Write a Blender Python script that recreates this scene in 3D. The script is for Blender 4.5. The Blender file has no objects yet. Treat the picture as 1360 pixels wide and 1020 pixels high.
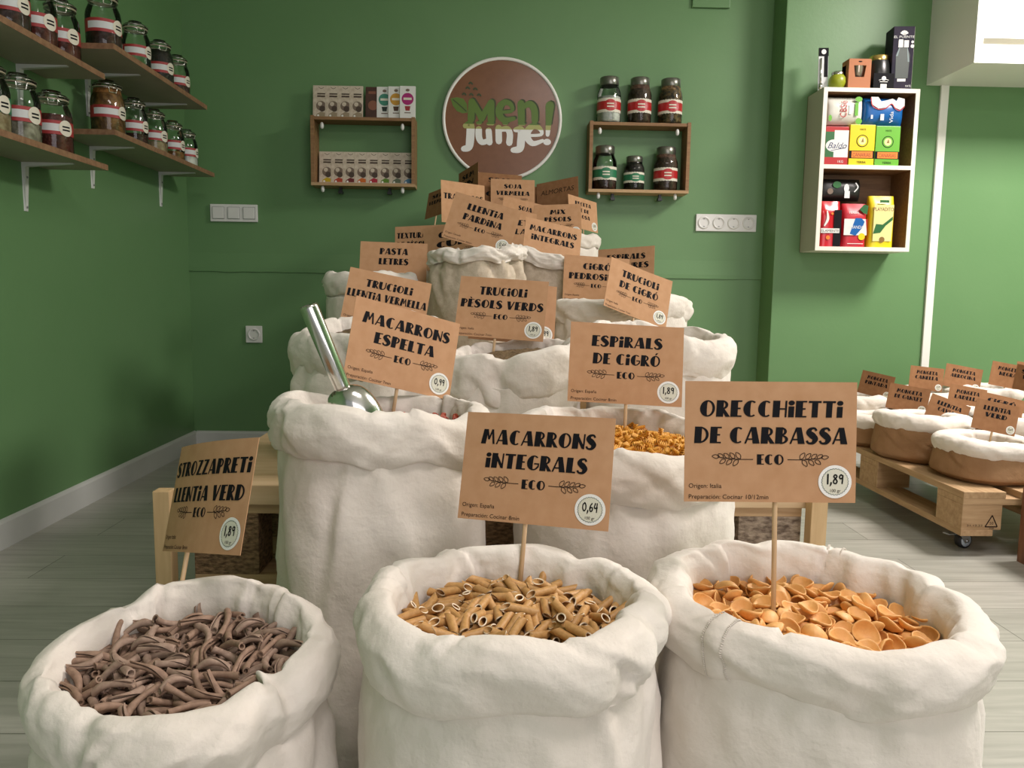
import bpy, bmesh, math, random
from mathutils import Vector, Matrix, Euler, Quaternion, noise
sc = bpy.context.scene
COL = sc.collection
PI = math.pi
# ---------------------------------------------------------------- camera
yaw, pitch, roll = (math.radians(a) for a in (1.65, 6.5, 0.8))
fwd = Vector((math.sin(yaw) * math.cos(pitch), math.cos(yaw) * math.cos(pitch), -math.sin(pitch)))
rt0 = Vector((math.cos(yaw), -math.sin(yaw), 0)); up0 = rt0.cross(fwd)
rt = rt0 * math.cos(roll) + up0 * math.sin(roll); up = up0 * math.cos(roll) - rt0 * math.sin(roll)
cam = bpy.data.cameras.new('camera'); cam.sensor_width = 36; cam.lens = 36 * 1040 / 1360
cam.clip_start = 0.02
co = bpy.data.objects.new('camera', cam); COL.objects.link(co)
m3 = Matrix((rt, up, -fwd)).transposed()
co.matrix_world = Matrix.Translation((0, 0, 0.784)) @ m3.to_4x4()
sc.camera = co
# ---------------------------------------------------------------- world, lights, exposure
w = bpy.data.worlds.new('daylight'); sc.world = w; w.use_nodes = True
w.node_tree.nodes['Background'].inputs[0].default_value = (0.93, 0.97, 1.0, 1)
w.node_tree.nodes['Background'].inputs[1].default_value = 0.35
def lamp(name, loc, aim, power, sx, sy, col, kind='AREA', spread=180):
    l = bpy.data.lights.new(name, kind); l.energy = power; l.color = col
    if kind == 'AREA':
        l.shape = 'RECTANGLE'; l.size = sx; l.size_y = sy; l.spread = math.radians(spread)
    else:
        l.shadow_soft_size = sx
    o = bpy.data.objects.new(name, l); COL.objects.link(o); o.location = loc
    o.rotation_euler = (Vector(aim) - Vector(loc)).to_track_quat('-Z', 'Y').to_euler()
    return o
lamp('ceiling_lamp', (0.85, 0.15, 2.68), (0.85, 0.16, 0), 31, 1.2, 0.6, (1, 0.895, 0.885))
lamp('ceiling_lamp', (2.75, 2.25, 2.68), (2.75, 2.24, 0), 116, 0.75, 0.75, (1, 0.91, 0.88))
lamp('shop_window_daylight', (1.9, -2.6, 1.5), (0.9, 2, 0.7), 45, 3.0, 2.0, (1, 0.93, 0.96))
sc.view_settings.view_transform = 'Standard'; sc.view_settings.look = 'None'
sc.view_settings.gamma = 1; sc.view_settings.use_curve_mapping = False
sc.view_settings.exposure = 0.17
# ---------------------------------------------------------------- helpers
class MB:
    def __init__(s): s.v = []; s.f = []; s.m = []; s.sm = []
    def add(s, vs, fs, mi=0, smooth=False, M=None):
        b = len(s.v)
        s.v += [tuple(M @ Vector(p)) for p in vs] if M is not None else [tuple(p) for p in vs]
        for f in fs: s.f.append([b + i for i in f]); s.m.append(mi); s.sm.append(smooth)
        return s
    def box(s, x0, x1, y0, y1, z0, z1, mi=0, M=None, bev=0.0):
        if bev:
            b = bev; vs = []; idx = {}
            bm = bmesh.new(); bmesh.ops.create_cube(bm, size=1)
            for v in bm.verts: v.co = Vector(((x0 + x1) / 2 + v.co.x * (x1 - x0), (y0 + y1) / 2 + v.co.y * (y1 - y0), (z0 + z1) / 2 + v.co.z * (z1 - z0)))
            bmesh.ops.bevel(bm, geom=bm.edges[:], offset=b, segments=2, affect='EDGES', profile=0.6)
            bm.verts.index_update()
            s.add([v.co for v in bm.verts], [[v.index for v in f.verts] for f in bm.faces], mi, False, M); bm.free()
            return s
        vs = [(x0, y0, z0), (x1, y0, z0), (x1, y1, z0), (x0, y1, z0), (x0, y0, z1), (x1, y0, z1), (x1, y1, z1), (x0, y1, z1)]
        return s.add(vs, [(0, 3, 2, 1), (4, 5, 6, 7), (0, 1, 5, 4), (1, 2, 6, 5), (2, 3, 7, 6), (3, 0, 4, 7)], mi, False, M)
    def lathe(s, prof, n=24, mi=0, M=None, smooth=True, cap0=True, cap1=True):
        vs = []; fs = []
        for r, z in prof:
            for i in range(n):
                a = 2 * PI * i / n; vs.append((r * math.cos(a), r * math.sin(a), z))
        for k in range(len(prof) - 1):
            for i in range(n):
                j = (i + 1) % n; fs.append((k * n + i, k * n + j, (k + 1) * n + j, (k + 1) * n + i))
        if cap0: fs.append(tuple(range(n))[::-1])
        if cap1: fs.append(tuple((len(prof) - 1) * n + i for i in range(n)))
        return s.add(vs, fs, mi, smooth, M)
    def tube(s, pts, r, n=8, mi=0, cap=True, M=None):
        pts = [Vector(p) for p in pts]; vs = []; fs = []; ref = None
        for k, p in enumerate(pts):
            t = (pts[min(k + 1, len(pts) - 1)] - pts[max(k - 1, 0)]).normalized()
            if ref is None:
                ref = Vector((0, 0, 1)) if abs(t.z) < 0.9 else Vector((1, 0, 0))
            a = (ref - t * ref.dot(t)).normalized(); b = t.cross(a); ref = a
            rr = r[k] if isinstance(r, (list, tuple)) else r
            for i in range(n):
                c = 2 * PI * i / n; vs.append(p + (a * math.cos(c) + b * math.sin(c)) * rr)
        for k in range(len(pts) - 1):
            for i in range(n):
                j = (i + 1) % n; fs.append((k * n + i, k * n + j, (k + 1) * n + j, (k + 1) * n + i))
        if cap: fs.append(tuple(range(n))[::-1]); fs.append(tuple((len(pts) - 1) * n + i for i in range(n)))
        return s.add(vs, fs, mi, True, M)
    def prism(s, poly, y0, y1, mi=0, M=None):            # polygon in xz, extruded along y (y0 is the front)
        n = len(poly)
        vs = [(x, y0, z) for x, z in poly] + [(x, y1, z) for x, z in poly]
        fs = [tuple(range(n)), tuple(range(n, 2 * n))[::-1]] + [(i, i + n, (i + 1) % n + n, (i + 1) % n) for i in range(n)]
        return s.add(vs, fs, mi, False, M)
    def flat(s, polys, y, mi=0, fn=None, M=None):        # polygons in xz at depth y
        for q, poly in enumerate(polys):                    # a hair apart so that overlapping strokes do not coincide
            yy = y - (q % 60) * 3e-6
            vs = [(x, yy, z) if fn is None else fn(x, yy, z) for x, z in poly]
            s.add(vs, [tuple(range(len(vs)))], mi, False, M)
        return s
    def grid(s, rows, mi=0, closed=True, smooth=True):
        n = len(rows[0]); vs = [p for r in rows for p in r]; fs = []
        for k in range(len(rows) - 1):
            for i in range(n if closed else n - 1):
                j = (i + 1) % n; fs.append((k * n + i, k * n + j, (k + 1) * n + j, (k + 1) * n + i))
        return s.add(vs, fs, mi, smooth)
    def mesh(s, name, mats):
        me = bpy.data.meshes.new(name); me.from_pydata(s.v, [], s.f)
        for m in (mats if isinstance(mats, (list, tuple)) else [mats]): me.materials.append(m)
        me.polygons.foreach_set('material_index', s.m); me.polygons.foreach_set('use_smooth', s.sm)
        me.update(); return me
    def build(s, name, mats, parent=None, loc=None, rot=None, label=None):
        o = bpy.data.objects.new(name, s.mesh(name, mats)); COL.objects.link(o)
        if parent is not None: o.parent = parent
        if loc is not None: o.location = loc
        if rot is not None: o.rotation_euler = rot
        if label: o['label'] = label
        return o
def tag(o, label, cat, group=None, kind=None):
    o['label'] = label; o['category'] = cat
    if group: o['group'] = group
    if kind: o['kind'] = kind
    return o
def thing(name, label, cat, loc=(0, 0, 0), rot=(0, 0, 0), group=None):
    o = bpy.data.objects.new(name, None); COL.objects.link(o); o.empty_display_size = 0.05
    o.location = loc; o.rotation_euler = rot
    return tag(o, label, cat, group)
def struct_(o): o['kind'] = 'structure'; return o
def dup(root, loc, rot=None, label=None, group=None):
    r = root.copy(); COL.objects.link(r); r.location = loc
    if rot is not None: r.rotation_euler = rot
    if label: r['label'] = label
    if group: r['group'] = group
    for ch in list(root.children):
        c = ch.copy(); COL.objects.link(c); c.parent = r
        for g in list(ch.children):
            d = g.copy(); COL.objects.link(d); d.parent = c
    return r
def crom(P, n):                                          # Catmull-Rom through tuples, n samples per span
    out = []; P = [Vector(p) for p in P]
    for i in range(len(P) - 1):
        a, b, c, d = P[max(i - 1, 0)], P[i], P[i + 1], P[min(i + 2, len(P) - 1)]
        for k in range(n):
            t = k / n
            out.append(0.5 * ((2 * b) + (c - a) * t + (2 * a - 5 * b + 4 * c - d) * t * t + (3 * b - a - 3 * c + d) * t ** 3))
    out.append(P[-1]); return out
# ---------------------------------------------------------------- materials
def pm(name, col, rough=0.6, var=None, bump=None, metal=0.0, spec=0.5, emit=None, stretch=None, alpha=None, sheen=0.0):
    """col: colour; var: (second colour, scale, low, high); bump: list of (scale, strength, distance); stretch: texture scale vector."""
    m = bpy.data.materials.new(name); m.use_nodes = True; nt = m.node_tree; N = nt.nodes; L = nt.links
    b = N['Principled BSDF']; b.inputs['Base Color'].default_value = (*col, 1); b.inputs['Roughness'].default_value = rough
    b.inputs['Metallic'].default_value = metal; b.inputs['Specular IOR Level'].default_value = spec
    if sheen: b.inputs['Sheen Weight'].default_value = sheen
    if emit: b.inputs['Emission Color'].default_value = (*emit[:3], 1); b.inputs['Emission Strength'].default_value = emit[3]
    if var or bump:
        tc = N.new('ShaderNodeTexCoord'); src = tc.outputs['Object']
        if stretch:
            mp = N.new('ShaderNodeMapping'); mp.inputs['Scale'].default_value = stretch; L.new(src, mp.inputs[0]); src = mp.outputs[0]
    if var:
        c2, scale, lo, hi = var
        nz = N.new('ShaderNodeTexNoise'); nz.inputs['Scale'].default_value = scale; nz.inputs['Detail'].default_value = 6
        rp = N.new('ShaderNodeValToRGB'); e = rp.color_ramp.elements
        e[0].position = lo; e[0].color = (*col, 1); e[1].position = hi; e[1].color = (*c2, 1)
        L.new(src, nz.inputs['Vector']); L.new(nz.outputs['Fac'], rp.inputs[0]); L.new(rp.outputs[0], b.inputs['Base Color'])
    prev = None
    for scale, strength, dist in (bump or []):
        nz = N.new('ShaderNodeTexNoise'); nz.inputs['Scale'].default_value = scale; nz.inputs['Detail'].default_value = 5
        bp = N.new('ShaderNodeBump'); bp.inputs['Strength'].default_value = strength; bp.inputs['Distance'].default_value = dist
        L.new(src, nz.inputs['Vector']); L.new(nz.outputs['Fac'], bp.inputs['Height'])
        if prev: L.new(prev, bp.inputs['Normal'])
        prev = bp.outputs[0]
    if prev: L.new(prev, b.inputs['Normal'])
    return m
def glass_mat(name, tint, gloss=0.09):
    m = bpy.data.materials.new(name); m.use_nodes = True; nt = m.node_tree; N = nt.nodes; L = nt.links
    N.remove(N['Principled BSDF']); out = N['Material Output']
    t = N.new('ShaderNodeBsdfTransparent'); t.inputs[0].default_value = (*tint, 1)
    g = N.new('ShaderNodeBsdfGlossy'); g.inputs['Roughness'].default_value = 0.03
    f = N.new('ShaderNodeFresnel'); f.inputs[0].default_value = 1.45
    mx = N.new('ShaderNodeMixShader'); L.new(f.outputs[0], mx.inputs[0]); L.new(t.outputs[0], mx.inputs[1]); L.new(g.outputs[0], mx.inputs[2])
    L.new(mx.outputs[0], out.inputs[0]); return m
def srgb(r, g, b): return tuple(((c / 255 + 0.055) / 1.055) ** 2.4 if c > 10 else c / 255 / 12.92 for c in (r, g, b))
GREEN = (0.125, 0.250, 0.102)
M = dict(
 wall=pm('green_wall_paint', GREEN, 0.42, ((0.135, 0.260, 0.110), 3.0, 0.35, 0.7), [(60, 0.08, 0.004), (350, 0.10, 0.001)], spec=0.4),
 ceil=pm('white_ceiling_paint', (0.8, 0.8, 0.77), 0.9),
 skirt=pm('white_skirting', (0.62, 0.63, 0.60), 0.45, ((0.52, 0.53, 0.50), 4, 0.4, 0.8)),
 white=pm('white_lacquer', (0.80, 0.79, 0.74), 0.35), plastic=pm('white_plastic', (0.72, 0.72, 0.69), 0.3), greyp=pm('grey_plastic', (0.25, 0.26, 0.25), 0.4),
 cloth=pm('cream_cotton_cloth', (0.765, 0.715, 0.64), 0.92, ((0.70, 0.64, 0.56), 9, 0.38, 0.75), [(34, 0.45, 0.006), (140, 0.35, 0.0018), (900, 0.25, 0.0004)], spec=0.15, sheen=0.15),
 linen=pm('raw_linen_cloth', (0.60, 0.52, 0.41), 0.95, ((0.47, 0.39, 0.29), 60, 0.35, 0.75), [(30, 0.5, 0.006), (220, 0.6, 0.0015)], spec=0.1),
 burlap=pm('brown_kraft_sacking', (0.33, 0.19, 0.095), 0.8, ((0.25, 0.135, 0.062), 12, 0.35, 0.75), [(22, 0.6, 0.01), (180, 0.3, 0.001)], spec=0.25),
 kraft=pm('kraft_card', srgb(193, 151, 115), 0.85, (srgb(182, 139, 102), 45, 0.3, 0.75), [(400, 0.15, 0.0004)], spec=0.2),
 kraftd=pm('brown_card', srgb(156, 114, 80), 0.85, (srgb(140, 99, 67), 45, 0.3, 0.75), spec=0.2),
 ink=pm('black_ink', (0.008, 0.008, 0.010), 0.7, spec=0.12), inkb=pm('brown_ink', (0.035, 0.02, 0.014), 0.7, spec=0.12), marker=pm('black_marker', (0.006, 0.006, 0.006), 0.6, spec=0.12),
 sticker=pm('white_sticker', (0.82, 0.82, 0.78), 0.4), stickin=pm('pale_grey_green_print', (0.66, 0.65, 0.53), 0.5), stickr=pm('dark_green_print', (0.02, 0.06, 0.05), 0.5),
 stick=pm('wooden_dowel', (0.62, 0.44, 0.26), 0.6, ((0.52, 0.34, 0.18), 40, 0.3, 0.7), stretch=(8, 8, 0.6)),
 pine=pm('pale_pine', (0.50, 0.335, 0.18), 0.65, ((0.36, 0.22, 0.105), 9, 0.32, 0.72), [(60, 0.3, 0.001)], stretch=(1, 9, 9)),
 piney=pm('pale_pine_lengthwise', (0.50, 0.335, 0.18), 0.65, ((0.36, 0.22, 0.105), 9, 0.32, 0.72), [(60, 0.3, 0.001)], stretch=(9, 1, 9)),
 post=pm('light_pine_post', (0.60, 0.42, 0.22), 0.6, ((0.50, 0.33, 0.16), 8, 0.35, 0.7), stretch=(9, 9, 1)),
 chip=pm('pressed_chip_block', (0.27, 0.165, 0.085), 0.9, ((0.085, 0.048, 0.022), 75, 0.38, 0.66), [(80, 0.9, 0.006)], stretch=(1, 1, 2.2)),
 chipg=pm('grey_chip_block', (0.30, 0.235, 0.17), 0.9, ((0.09, 0.06, 0.04), 60, 0.38, 0.66), [(70, 0.9, 0.006)], stretch=(1, 1, 2)),
 ply=pm('birch_sheet', (0.58, 0.42, 0.25), 0.5, ((0.47, 0.32, 0.17), 5, 0.35, 0.7), stretch=(1, 8, 8)),
 oak=pm('brown_shelf_wood', (0.25, 0.13, 0.055), 0.5, ((0.17, 0.08, 0.032), 10, 0.3, 0.7), stretch=(1, 8, 8)),
 shelf=pm('shelf_board', (0.40, 0.38, 0.29), 0.6, ((0.36, 0.34, 0.25), 12, 0.3, 0.7)), shelfe=pm('shelf_edge', (0.30, 0.17, 0.09), 0.6, ((0.2, 0.1, 0.05), 60, 0.35, 0.7)),
 steel=pm('polished_steel', (0.62, 0.61, 0.57), 0.16, metal=1.0), zinc=pm('zinc_plate', (0.55, 0.56, 0.58), 0.3, metal=1.0), rubber=pm('black_rubber', (0.015, 0.015, 0.017), 0.6),
 wheel=pm('pale_blue_wheel', (0.55, 0.62, 0.68), 0.35), whitem=pm('white_painted_metal', (0.66, 0.67, 0.64), 0.4),
 black=pm('black_plastic', (0.012, 0.012, 0.013), 0.35), red=pm('red_print', (0.42, 0.02, 0.022), 0.35), redl=pm('red_label', (0.36, 0.03, 0.03), 0.5),
 greenl=pm('green_label', (0.02, 0.17, 0.075), 0.5), labelw=pm('cream_label', (0.70, 0.66, 0.55), 0.6), labelb=pm('pale_paper_label', (0.66, 0.68, 0.68), 0.6),
)
# ---------------------------------------------------------------- pasta shapes
def penne_mesh(k):
    mb = MB(); n = 14; Lh = (0.0150, 0.0170, 0.0138)[k]; ro = 0.0052; ri = 0.0037; cut = (0.0050, 0.0056, 0.0046)[k]; bend = (0.0006, -0.0004, 0.001)[k]
    rows = []
    def ringp(r, s, flip):
        return [(r * math.cos(2 * PI * i / n), r * math.sin(2 * PI * i / n) + bend * (1 - s * s), s * Lh + (cut * math.cos(2 * PI * i / n) * (1 if s > 0 else 1)) * abs(s) ** 8) for i in range(n)]
    def rr(i): return 1
    rows = [ringp(ro, s, 0) for s in (-1, -0.6, 0, 0.6, 1)]
    mb.grid(rows, 0)
    mb.grid([ringp(ri, s, 0) for s in (1, 0.5, 0, -0.5, -1)], 0)
    mb.grid([ringp(ro, 1, 0), ringp(ri, 1, 0)], 1, smooth=False); mb.grid([ringp(ri, -1, 0), ringp(ro, -1, 0)], 1, smooth=False)
    return mb
def strozza_mesh(k):
    mb = MB(); n = 13; L = (0.046, 0.042, 0.050, 0.037)[k]; tw = (1.6, 2.4, 1.2, 2.8)[k]; bend = (0.004, 0.007, -0.003, 0.010)[k]
    r0 = (0.0046, 0.0049, 0.0044, 0.0050)[k]; op = (0.5, 0.7, 0.9, 0.4)[k]
    def row(t, rin):
        s = t * 2 - 1; out = []
        rad = r0 * (0.92 + 0.12 * math.sin(t * 7 + k)) - rin
        for i in range(n):
            u = i / (n - 1); a = op / 2 + u * (2 * PI - op) + tw * t
            rr = rad * (1 - 0.30 * (u ** 4))
            out.append((rr * math.cos(a), rr * math.sin(a) + bend * (1 - s * s) + 0.0012 * math.sin(5 * t + k), (t - 0.5) * L))
        return out
    T = [i / 12 for i in range(13)]
    A = [row(t, 0) for t in T]; B = [row(t, 0.0016) for t in T]
    mb.grid(A, 0, closed=False); mb.grid(B[::-1], 0, closed=False)
    mb.grid([B[0], A[0]], 0, closed=False, smooth=False); mb.grid([A[-1], B[-1]], 0, closed=False, smooth=False)
    for e in (0, n - 1):
        P = [[a[e], b[e]] for a, b in zip(A, B)]
        mb.grid(P if e == 0 else P[::-1], 0, closed=False)
    return mb
def orec_mesh(k):
    mb = MB(); n = 20; R = (0.0138, 0.0126, 0.0148)[k]; ex = (1.0, 1.18, 1.1)[k]; dep = (0.0078, 0.0064, 0.0084)[k]
    def row(f, top):
        out = []
        for i in range(n):
            a = 2 * PI * i / n; r = R * f * (1 + 0.05 * math.sin(2 * a + k) + 0.03 * math.sin(3 * a))
            z = dep * (f ** 2.2) * (1 + 0.35 * math.cos(2 * a + k)) + (0.0020 + 0.0012 * f ** 3 if top else 0) + 0.0003 * math.sin(9 * a) * f
            out.append((r * ex * math.cos(a), r * math.sin(a), z - dep * 0.45))
        return out
    fr = [0.03, 0.3, 0.55, 0.75, 0.9, 0.98]
    rows = [row(f, 0) for f in fr] + [[tuple((Vector(p) + Vector(q)) / 2 * 1 + Vector((p[0], p[1], 0)) * 0.04) for p, q in zip(row(1, 0), row(1, 1))]] + [row(f, 1) for f in fr[::-1]]
    mb.grid(rows, 0); mb.add(rows[0], [tuple(range(n))[::-1]], 0, True); mb.add(rows[-1], [tuple(range(n))], 0, True)
    return mb
def spiral_mesh(k):
    mb = MB(); L = (0.019, 0.016)[k]; R = (0.0050, 0.0046)[k]; turns = (1.6, 1.3)[k]
    for b in range(3):
        A = []; B = []
        for j in range(15):
            t = j / 14; a = 2 * PI * (turns * t + b / 3); z = (t - 0.5) * L
            d = Vector((math.cos(a), math.sin(a), 0)); q = Vector((-math.sin(a), math.cos(a), 0)) * 0.0009
            zz = Vector((0, 0, z))
            A.append([zz - q, zz + d * R * 0.6 - q, zz + d * R - q * 0.7, zz + d * R + q * 0.7, zz + d * R * 0.6 + q, zz + q])
        mb.grid(A, 0, closed=True)
    return mb
# settled poses of the loose pasta pieces, relative to the middle of the fill in their sack:
# shape, place in tenths of a millimetre, turn as a quaternion in thousandths
POSES = {}
POSES['penne'] = [
0,-818,-538,122,617,-529,428,395, 1,406,117,178,426,-694,18,580, 2,452,-460,166,664,-624,-305,-279, 0,-207,-139,186,684,272,645,206, 1,-31,-608,166,627,558,459,292, 2,113,263,185,554,-1,715,427,
0,1354,15,61,193,-202,-684,-674, 1,-253,-627,159,129,-619,318,707, 2,737,-355,143,686,726,-27,48, 0,529,216,166,208,726,-24,655, 1,-379,529,160,667,27,-706,237, 2,-955,84,125,560,665,84,487,
0,16,-1147,89,341,285,-718,537, 1,-199,-17,188,64,692,93,713, 2,381,851,125,434,436,501,-609, 0,-753,518,129,680,132,-720,43, 1,511,-1164,66,446,-224,-679,538, 2,-754,754,106,704,69,673,215,
0,-628,-143,161,301,667,146,666, 1,628,785,116,649,-295,701,0, 2,919,-197,160,326,-566,-600,-462, 0,552,-730,126,671,738,-9,-70, 1,937,352,122,1,370,639,675, 2,1038,-493,95,619,336,685,-184,
0,713,953,81,103,660,-168,-725, 1,839,-810,135,161,-175,480,844, 2,-848,168,137,707,666,124,202, 0,1263,-47,128,472,266,-815,206, 1,514,335,163,710,-357,-591,139, 2,249,-1120,86,670,266,684,110,
0,-1071,596,80,205,-522,-481,-674, 1,-268,-776,172,797,263,526,134, 2,951,93,125,644,5,749,155, 0,591,-1005,85,316,691,276,588, 1,-133,-1032,105,622,197,-722,232, 2,-560,-1160,61,556,632,326,430,
0,283,1099,88,461,-181,744,448, 1,-383,-1102,134,279,-787,-233,-500, 2,-642,-714,122,654,336,631,-248, 0,66,-404,179,481,-606,303,556, 1,150,854,130,418,470,-465,623, 2,-453,1132,74,346,331,639,602,
0,734,-792,102,388,-291,-584,-651, 1,-1255,53,81,595,664,256,-374, 2,-77,1144,94,307,-13,628,-715, 0,1256,357,69,221,-214,691,654, 1,-1079,-575,81,313,-452,495,-672, 2,153,-1225,121,459,421,-322,-713,
0,1211,-295,78,740,357,-550,-150, 1,708,-69,158,81,-729,-62,-676, 2,-862,-838,83,645,-379,521,411, 0,-272,1164,80,252,520,412,-705, 1,-471,-457,160,23,-671,-142,-727, 2,-686,1069,75,666,-621,387,-146,
0,717,689,117,658,568,-343,-357, 1,187,18,193,366,-266,640,621, 2,644,-863,163,509,569,-496,414, 0,-540,907,106,648,-73,-744,-142, 1,-252,-719,262,265,-840,-32,472, 2,-533,578,196,652,300,170,-676,
0,28,-839,135,287,-683,46,670, 1,948,-578,100,70,567,-513,641, 2,-1338,172,61,287,-145,684,654, 0,617,-223,204,402,140,572,702, 1,-8,929,168,810,-351,469,-10, 2,-511,322,166,346,-700,207,590,
0,-1186,14,222,600,338,-721,-71, 1,-1123,-441,86,159,-744,93,642, 2,347,-1032,145,388,-640,-574,-331, 0,1040,-188,112,709,589,-373,109, 1,-686,-1070,152,508,-432,-634,392, 2,389,-149,179,293,674,179,-654,
0,-89,118,259,658,444,391,-466, 1,896,363,218,606,303,-598,429, 2,-638,295,156,226,-647,373,625, 0,-190,360,178,215,689,-11,692, 1,-1132,95,154,18,-446,391,805, 2,-543,34,179,625,-678,-301,242,
0,-22,630,165,437,156,637,-616, 1,-375,-508,240,601,201,621,461, 2,-729,-924,87,528,-533,-354,-559, 0,99,-212,188,648,-431,-545,-311, 1,1305,-324,169,321,-605,-360,-634, 2,-447,-986,160,283,-561,-715,-306,
0,-108,554,165,678,678,-31,282, 1,788,1038,121,362,-751,-263,485, 2,-1332,-387,166,133,-272,890,342, 0,-351,446,228,689,-85,664,279, 1,744,-579,125,129,-617,242,738, 2,1271,-449,72,178,-50,-683,706,
0,375,-683,144,393,663,-355,529, 1,210,1297,173,906,-175,274,-270, 2,45,1168,81,214,-575,495,615, 0,1262,-565,193,549,786,-127,-255, 1,745,571,125,149,607,262,-736, 2,368,559,168,469,725,-106,494,
0,-1177,628,62,17,-393,-589,-706, 1,-267,1015,165,388,344,-487,-702, 2,-201,-1213,153,73,-523,-121,-841, 0,298,38,238,684,-511,278,440, 1,-1134,-181,97,119,-495,-578,638, 2,902,501,120,648,-556,502,139,
0,559,118,231,262,-604,96,747, 1,-999,230,172,832,404,292,243, 2,477,599,173,799,378,461,-81, 0,-999,875,121,586,-393,705,63, 1,252,-559,225,106,-675,-392,-616, 2,-957,-178,123,162,381,547,727,
0,-464,990,158,773,-264,-568,104, 1,162,-371,280,411,500,-547,530, 2,391,55,291,260,-229,563,750, 0,-619,-312,157,741,172,649,31, 1,131,487,173,477,-112,728,479, 2,-532,1205,155,9,711,251,657,
0,262,-927,160,292,156,-646,688, 1,1078,-267,198,150,292,703,631, 2,-237,268,228,561,-482,144,657, 0,-549,-886,142,13,461,685,-564, 1,241,-161,256,24,98,-798,595, 2,808,-264,233,638,-763,18,-98,
0,29,120,274,406,318,790,-333, 1,831,702,204,651,-590,474,-60, 2,1068,-470,205,648,607,-458,49, 0,-1000,528,144,581,759,-288,-67, 1,-1210,-122,157,396,-699,-68,-591, 2,-306,91,194,393,-572,348,-631,
0,-1244,331,152,398,-820,-407,53, 1,431,906,221,679,362,571,-286, 2,-790,798,205,650,-488,581,29, 0,-262,-883,146,44,607,-153,-778, 1,560,-135,251,182,734,376,-535, 2,415,1147,204,95,-174,-291,-936,
0,-728,-595,236,570,-176,797,-97, 1,-540,-174,277,444,138,-808,361, 2,-447,720,155,67,389,-690,-607, 0,1238,89,132,802,-326,492,-92, 1,-1223,-304,174,414,-539,-131,722, 2,-812,-129,223,160,228,587,760,
0,-955,-582,203,525,-711,-55,465, 1,-257,850,185,739,-294,414,444, 2,1161,-514,216,531,-515,-175,-650, 0,-386,-321,204,129,-752,-272,-587, 1,827,20,249,674,-679,284,61, 2,565,1192,156,402,708,131,566,
0,-463,165,272,483,335,-654,476, 1,-733,646,123,383,525,420,633, 2,-1177,-554,186,205,-481,384,-762, 0,111,172,333,338,-785,-408,-320, 1,-104,-1056,210,308,382,-562,-666, 2,-76,571,272,177,357,-637,-659,
0,760,-966,185,755,-635,-136,-91, 1,626,1013,221,187,722,233,-624, 2,1096,648,112,83,-782,378,-489, 0,946,-805,128,680,282,409,-540, 1,-5,-411,292,457,371,-758,282, 2,-205,1300,188,221,732,321,559,
0,-49,-1306,160,146,475,-41,867, 1,660,-326,226,367,201,-872,253, 2,572,332,264,105,326,-635,-692, 0,-89,-288,214,740,-612,37,-275, 1,1095,778,118,413,-175,529,-720, 2,1247,-161,222,68,228,749,-618,
0,244,443,231,432,-113,-578,-683, 1,576,-486,253,444,-658,-37,607, 2,223,-743,178,538,131,-830,-64, 0,-171,-124,298,661,-654,229,288, 1,717,321,183,629,649,418,-89, 2,-862,-367,175,579,-219,-778,106,
0,147,4,295,570,-150,568,575, 1,44,893,269,29,-766,233,-599, 2,253,1191,160,708,-490,506,-52, 0,-408,1151,203,508,536,-208,-641, 1,-32,414,281,657,-264,-674,211, 2,-532,-682,182,377,434,183,-797,
0,-1380,-39,142,481,705,479,-207, 1,1010,-89,236,630,300,483,-529, 2,-679,946,201,606,109,-726,-307, 0,-58,824,235,167,817,162,528, 1,254,925,198,139,372,-769,501, 2,305,-364,202,794,-479,369,-60,
0,-309,-282,288,517,500,335,-609, 1,500,51,325,782,-563,152,221, 2,-369,780,223,318,-636,320,626, 0,-117,-394,297,775,-592,189,-113, 1,16,724,288,79,601,-624,493, 2,-685,-400,281,75,-218,498,836,
0,-1093,-684,75,510,-288,594,-551, 1,-890,-1020,206,17,-575,620,533, 2,1022,266,166,18,-955,-38,-295, 0,-140,1068,180,499,-579,-619,-180, 1,-277,-1297,223,37,659,-153,-735, 2,487,1083,91,695,480,364,-392,
0,-783,-260,253,44,493,352,-794, 1,134,-882,242,600,728,-332,-24, 2,89,1313,200,830,-234,265,-432, 0,854,1113,356,544,-74,-220,-806, 1,-141,-652,257,116,-657,458,-587, 2,-537,-408,299,745,-586,232,219,
0,524,-390,358,830,530,80,-156, 1,71,-148,360,120,-744,181,-631, 2,797,381,277,259,-554,-456,-647, 0,-934,-442,242,236,-585,49,774, 1,1173,484,167,137,395,429,801, 2,-804,-861,165,398,646,459,-462,
0,707,-660,311,624,340,680,-179, 1,864,-654,270,282,763,-289,505, 2,332,589,290,499,-180,756,-384, 0,861,575,206,218,-270,-733,585, 1,-401,-245,319,686,592,148,-397, 2,383,298,290,282,-642,-318,638,
0,-1230,-690,279,86,-372,863,331, 1,-903,820,151,300,383,745,458, 2,232,725,254,598,-225,685,-351, 0,-1063,-818,185,802,83,-404,-433, 1,1256,297,191,344,426,471,-692, 2,1105,124,176,750,386,-59,-534,
0,-764,269,182,503,-507,-696,-75, 1,-862,1026,176,8,-661,-400,-635, 2,905,-492,225,620,747,190,-144, 0,-674,24,205,541,756,20,368, 1,467,664,302,205,-866,186,-416, 2,693,899,176,163,742,-7,-650,
0,1239,53,230,82,-512,-265,-813, 1,577,-621,243,293,768,-119,557, 2,-818,1091,263,707,75,-635,302, 0,-363,142,293,437,-583,-382,-569, 1,-1192,524,161,253,201,808,-494, 2,46,-527,315,527,510,-648,207,
0,368,440,339,335,-673,53,-658, 1,549,-151,359,619,-562,44,546]
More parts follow.
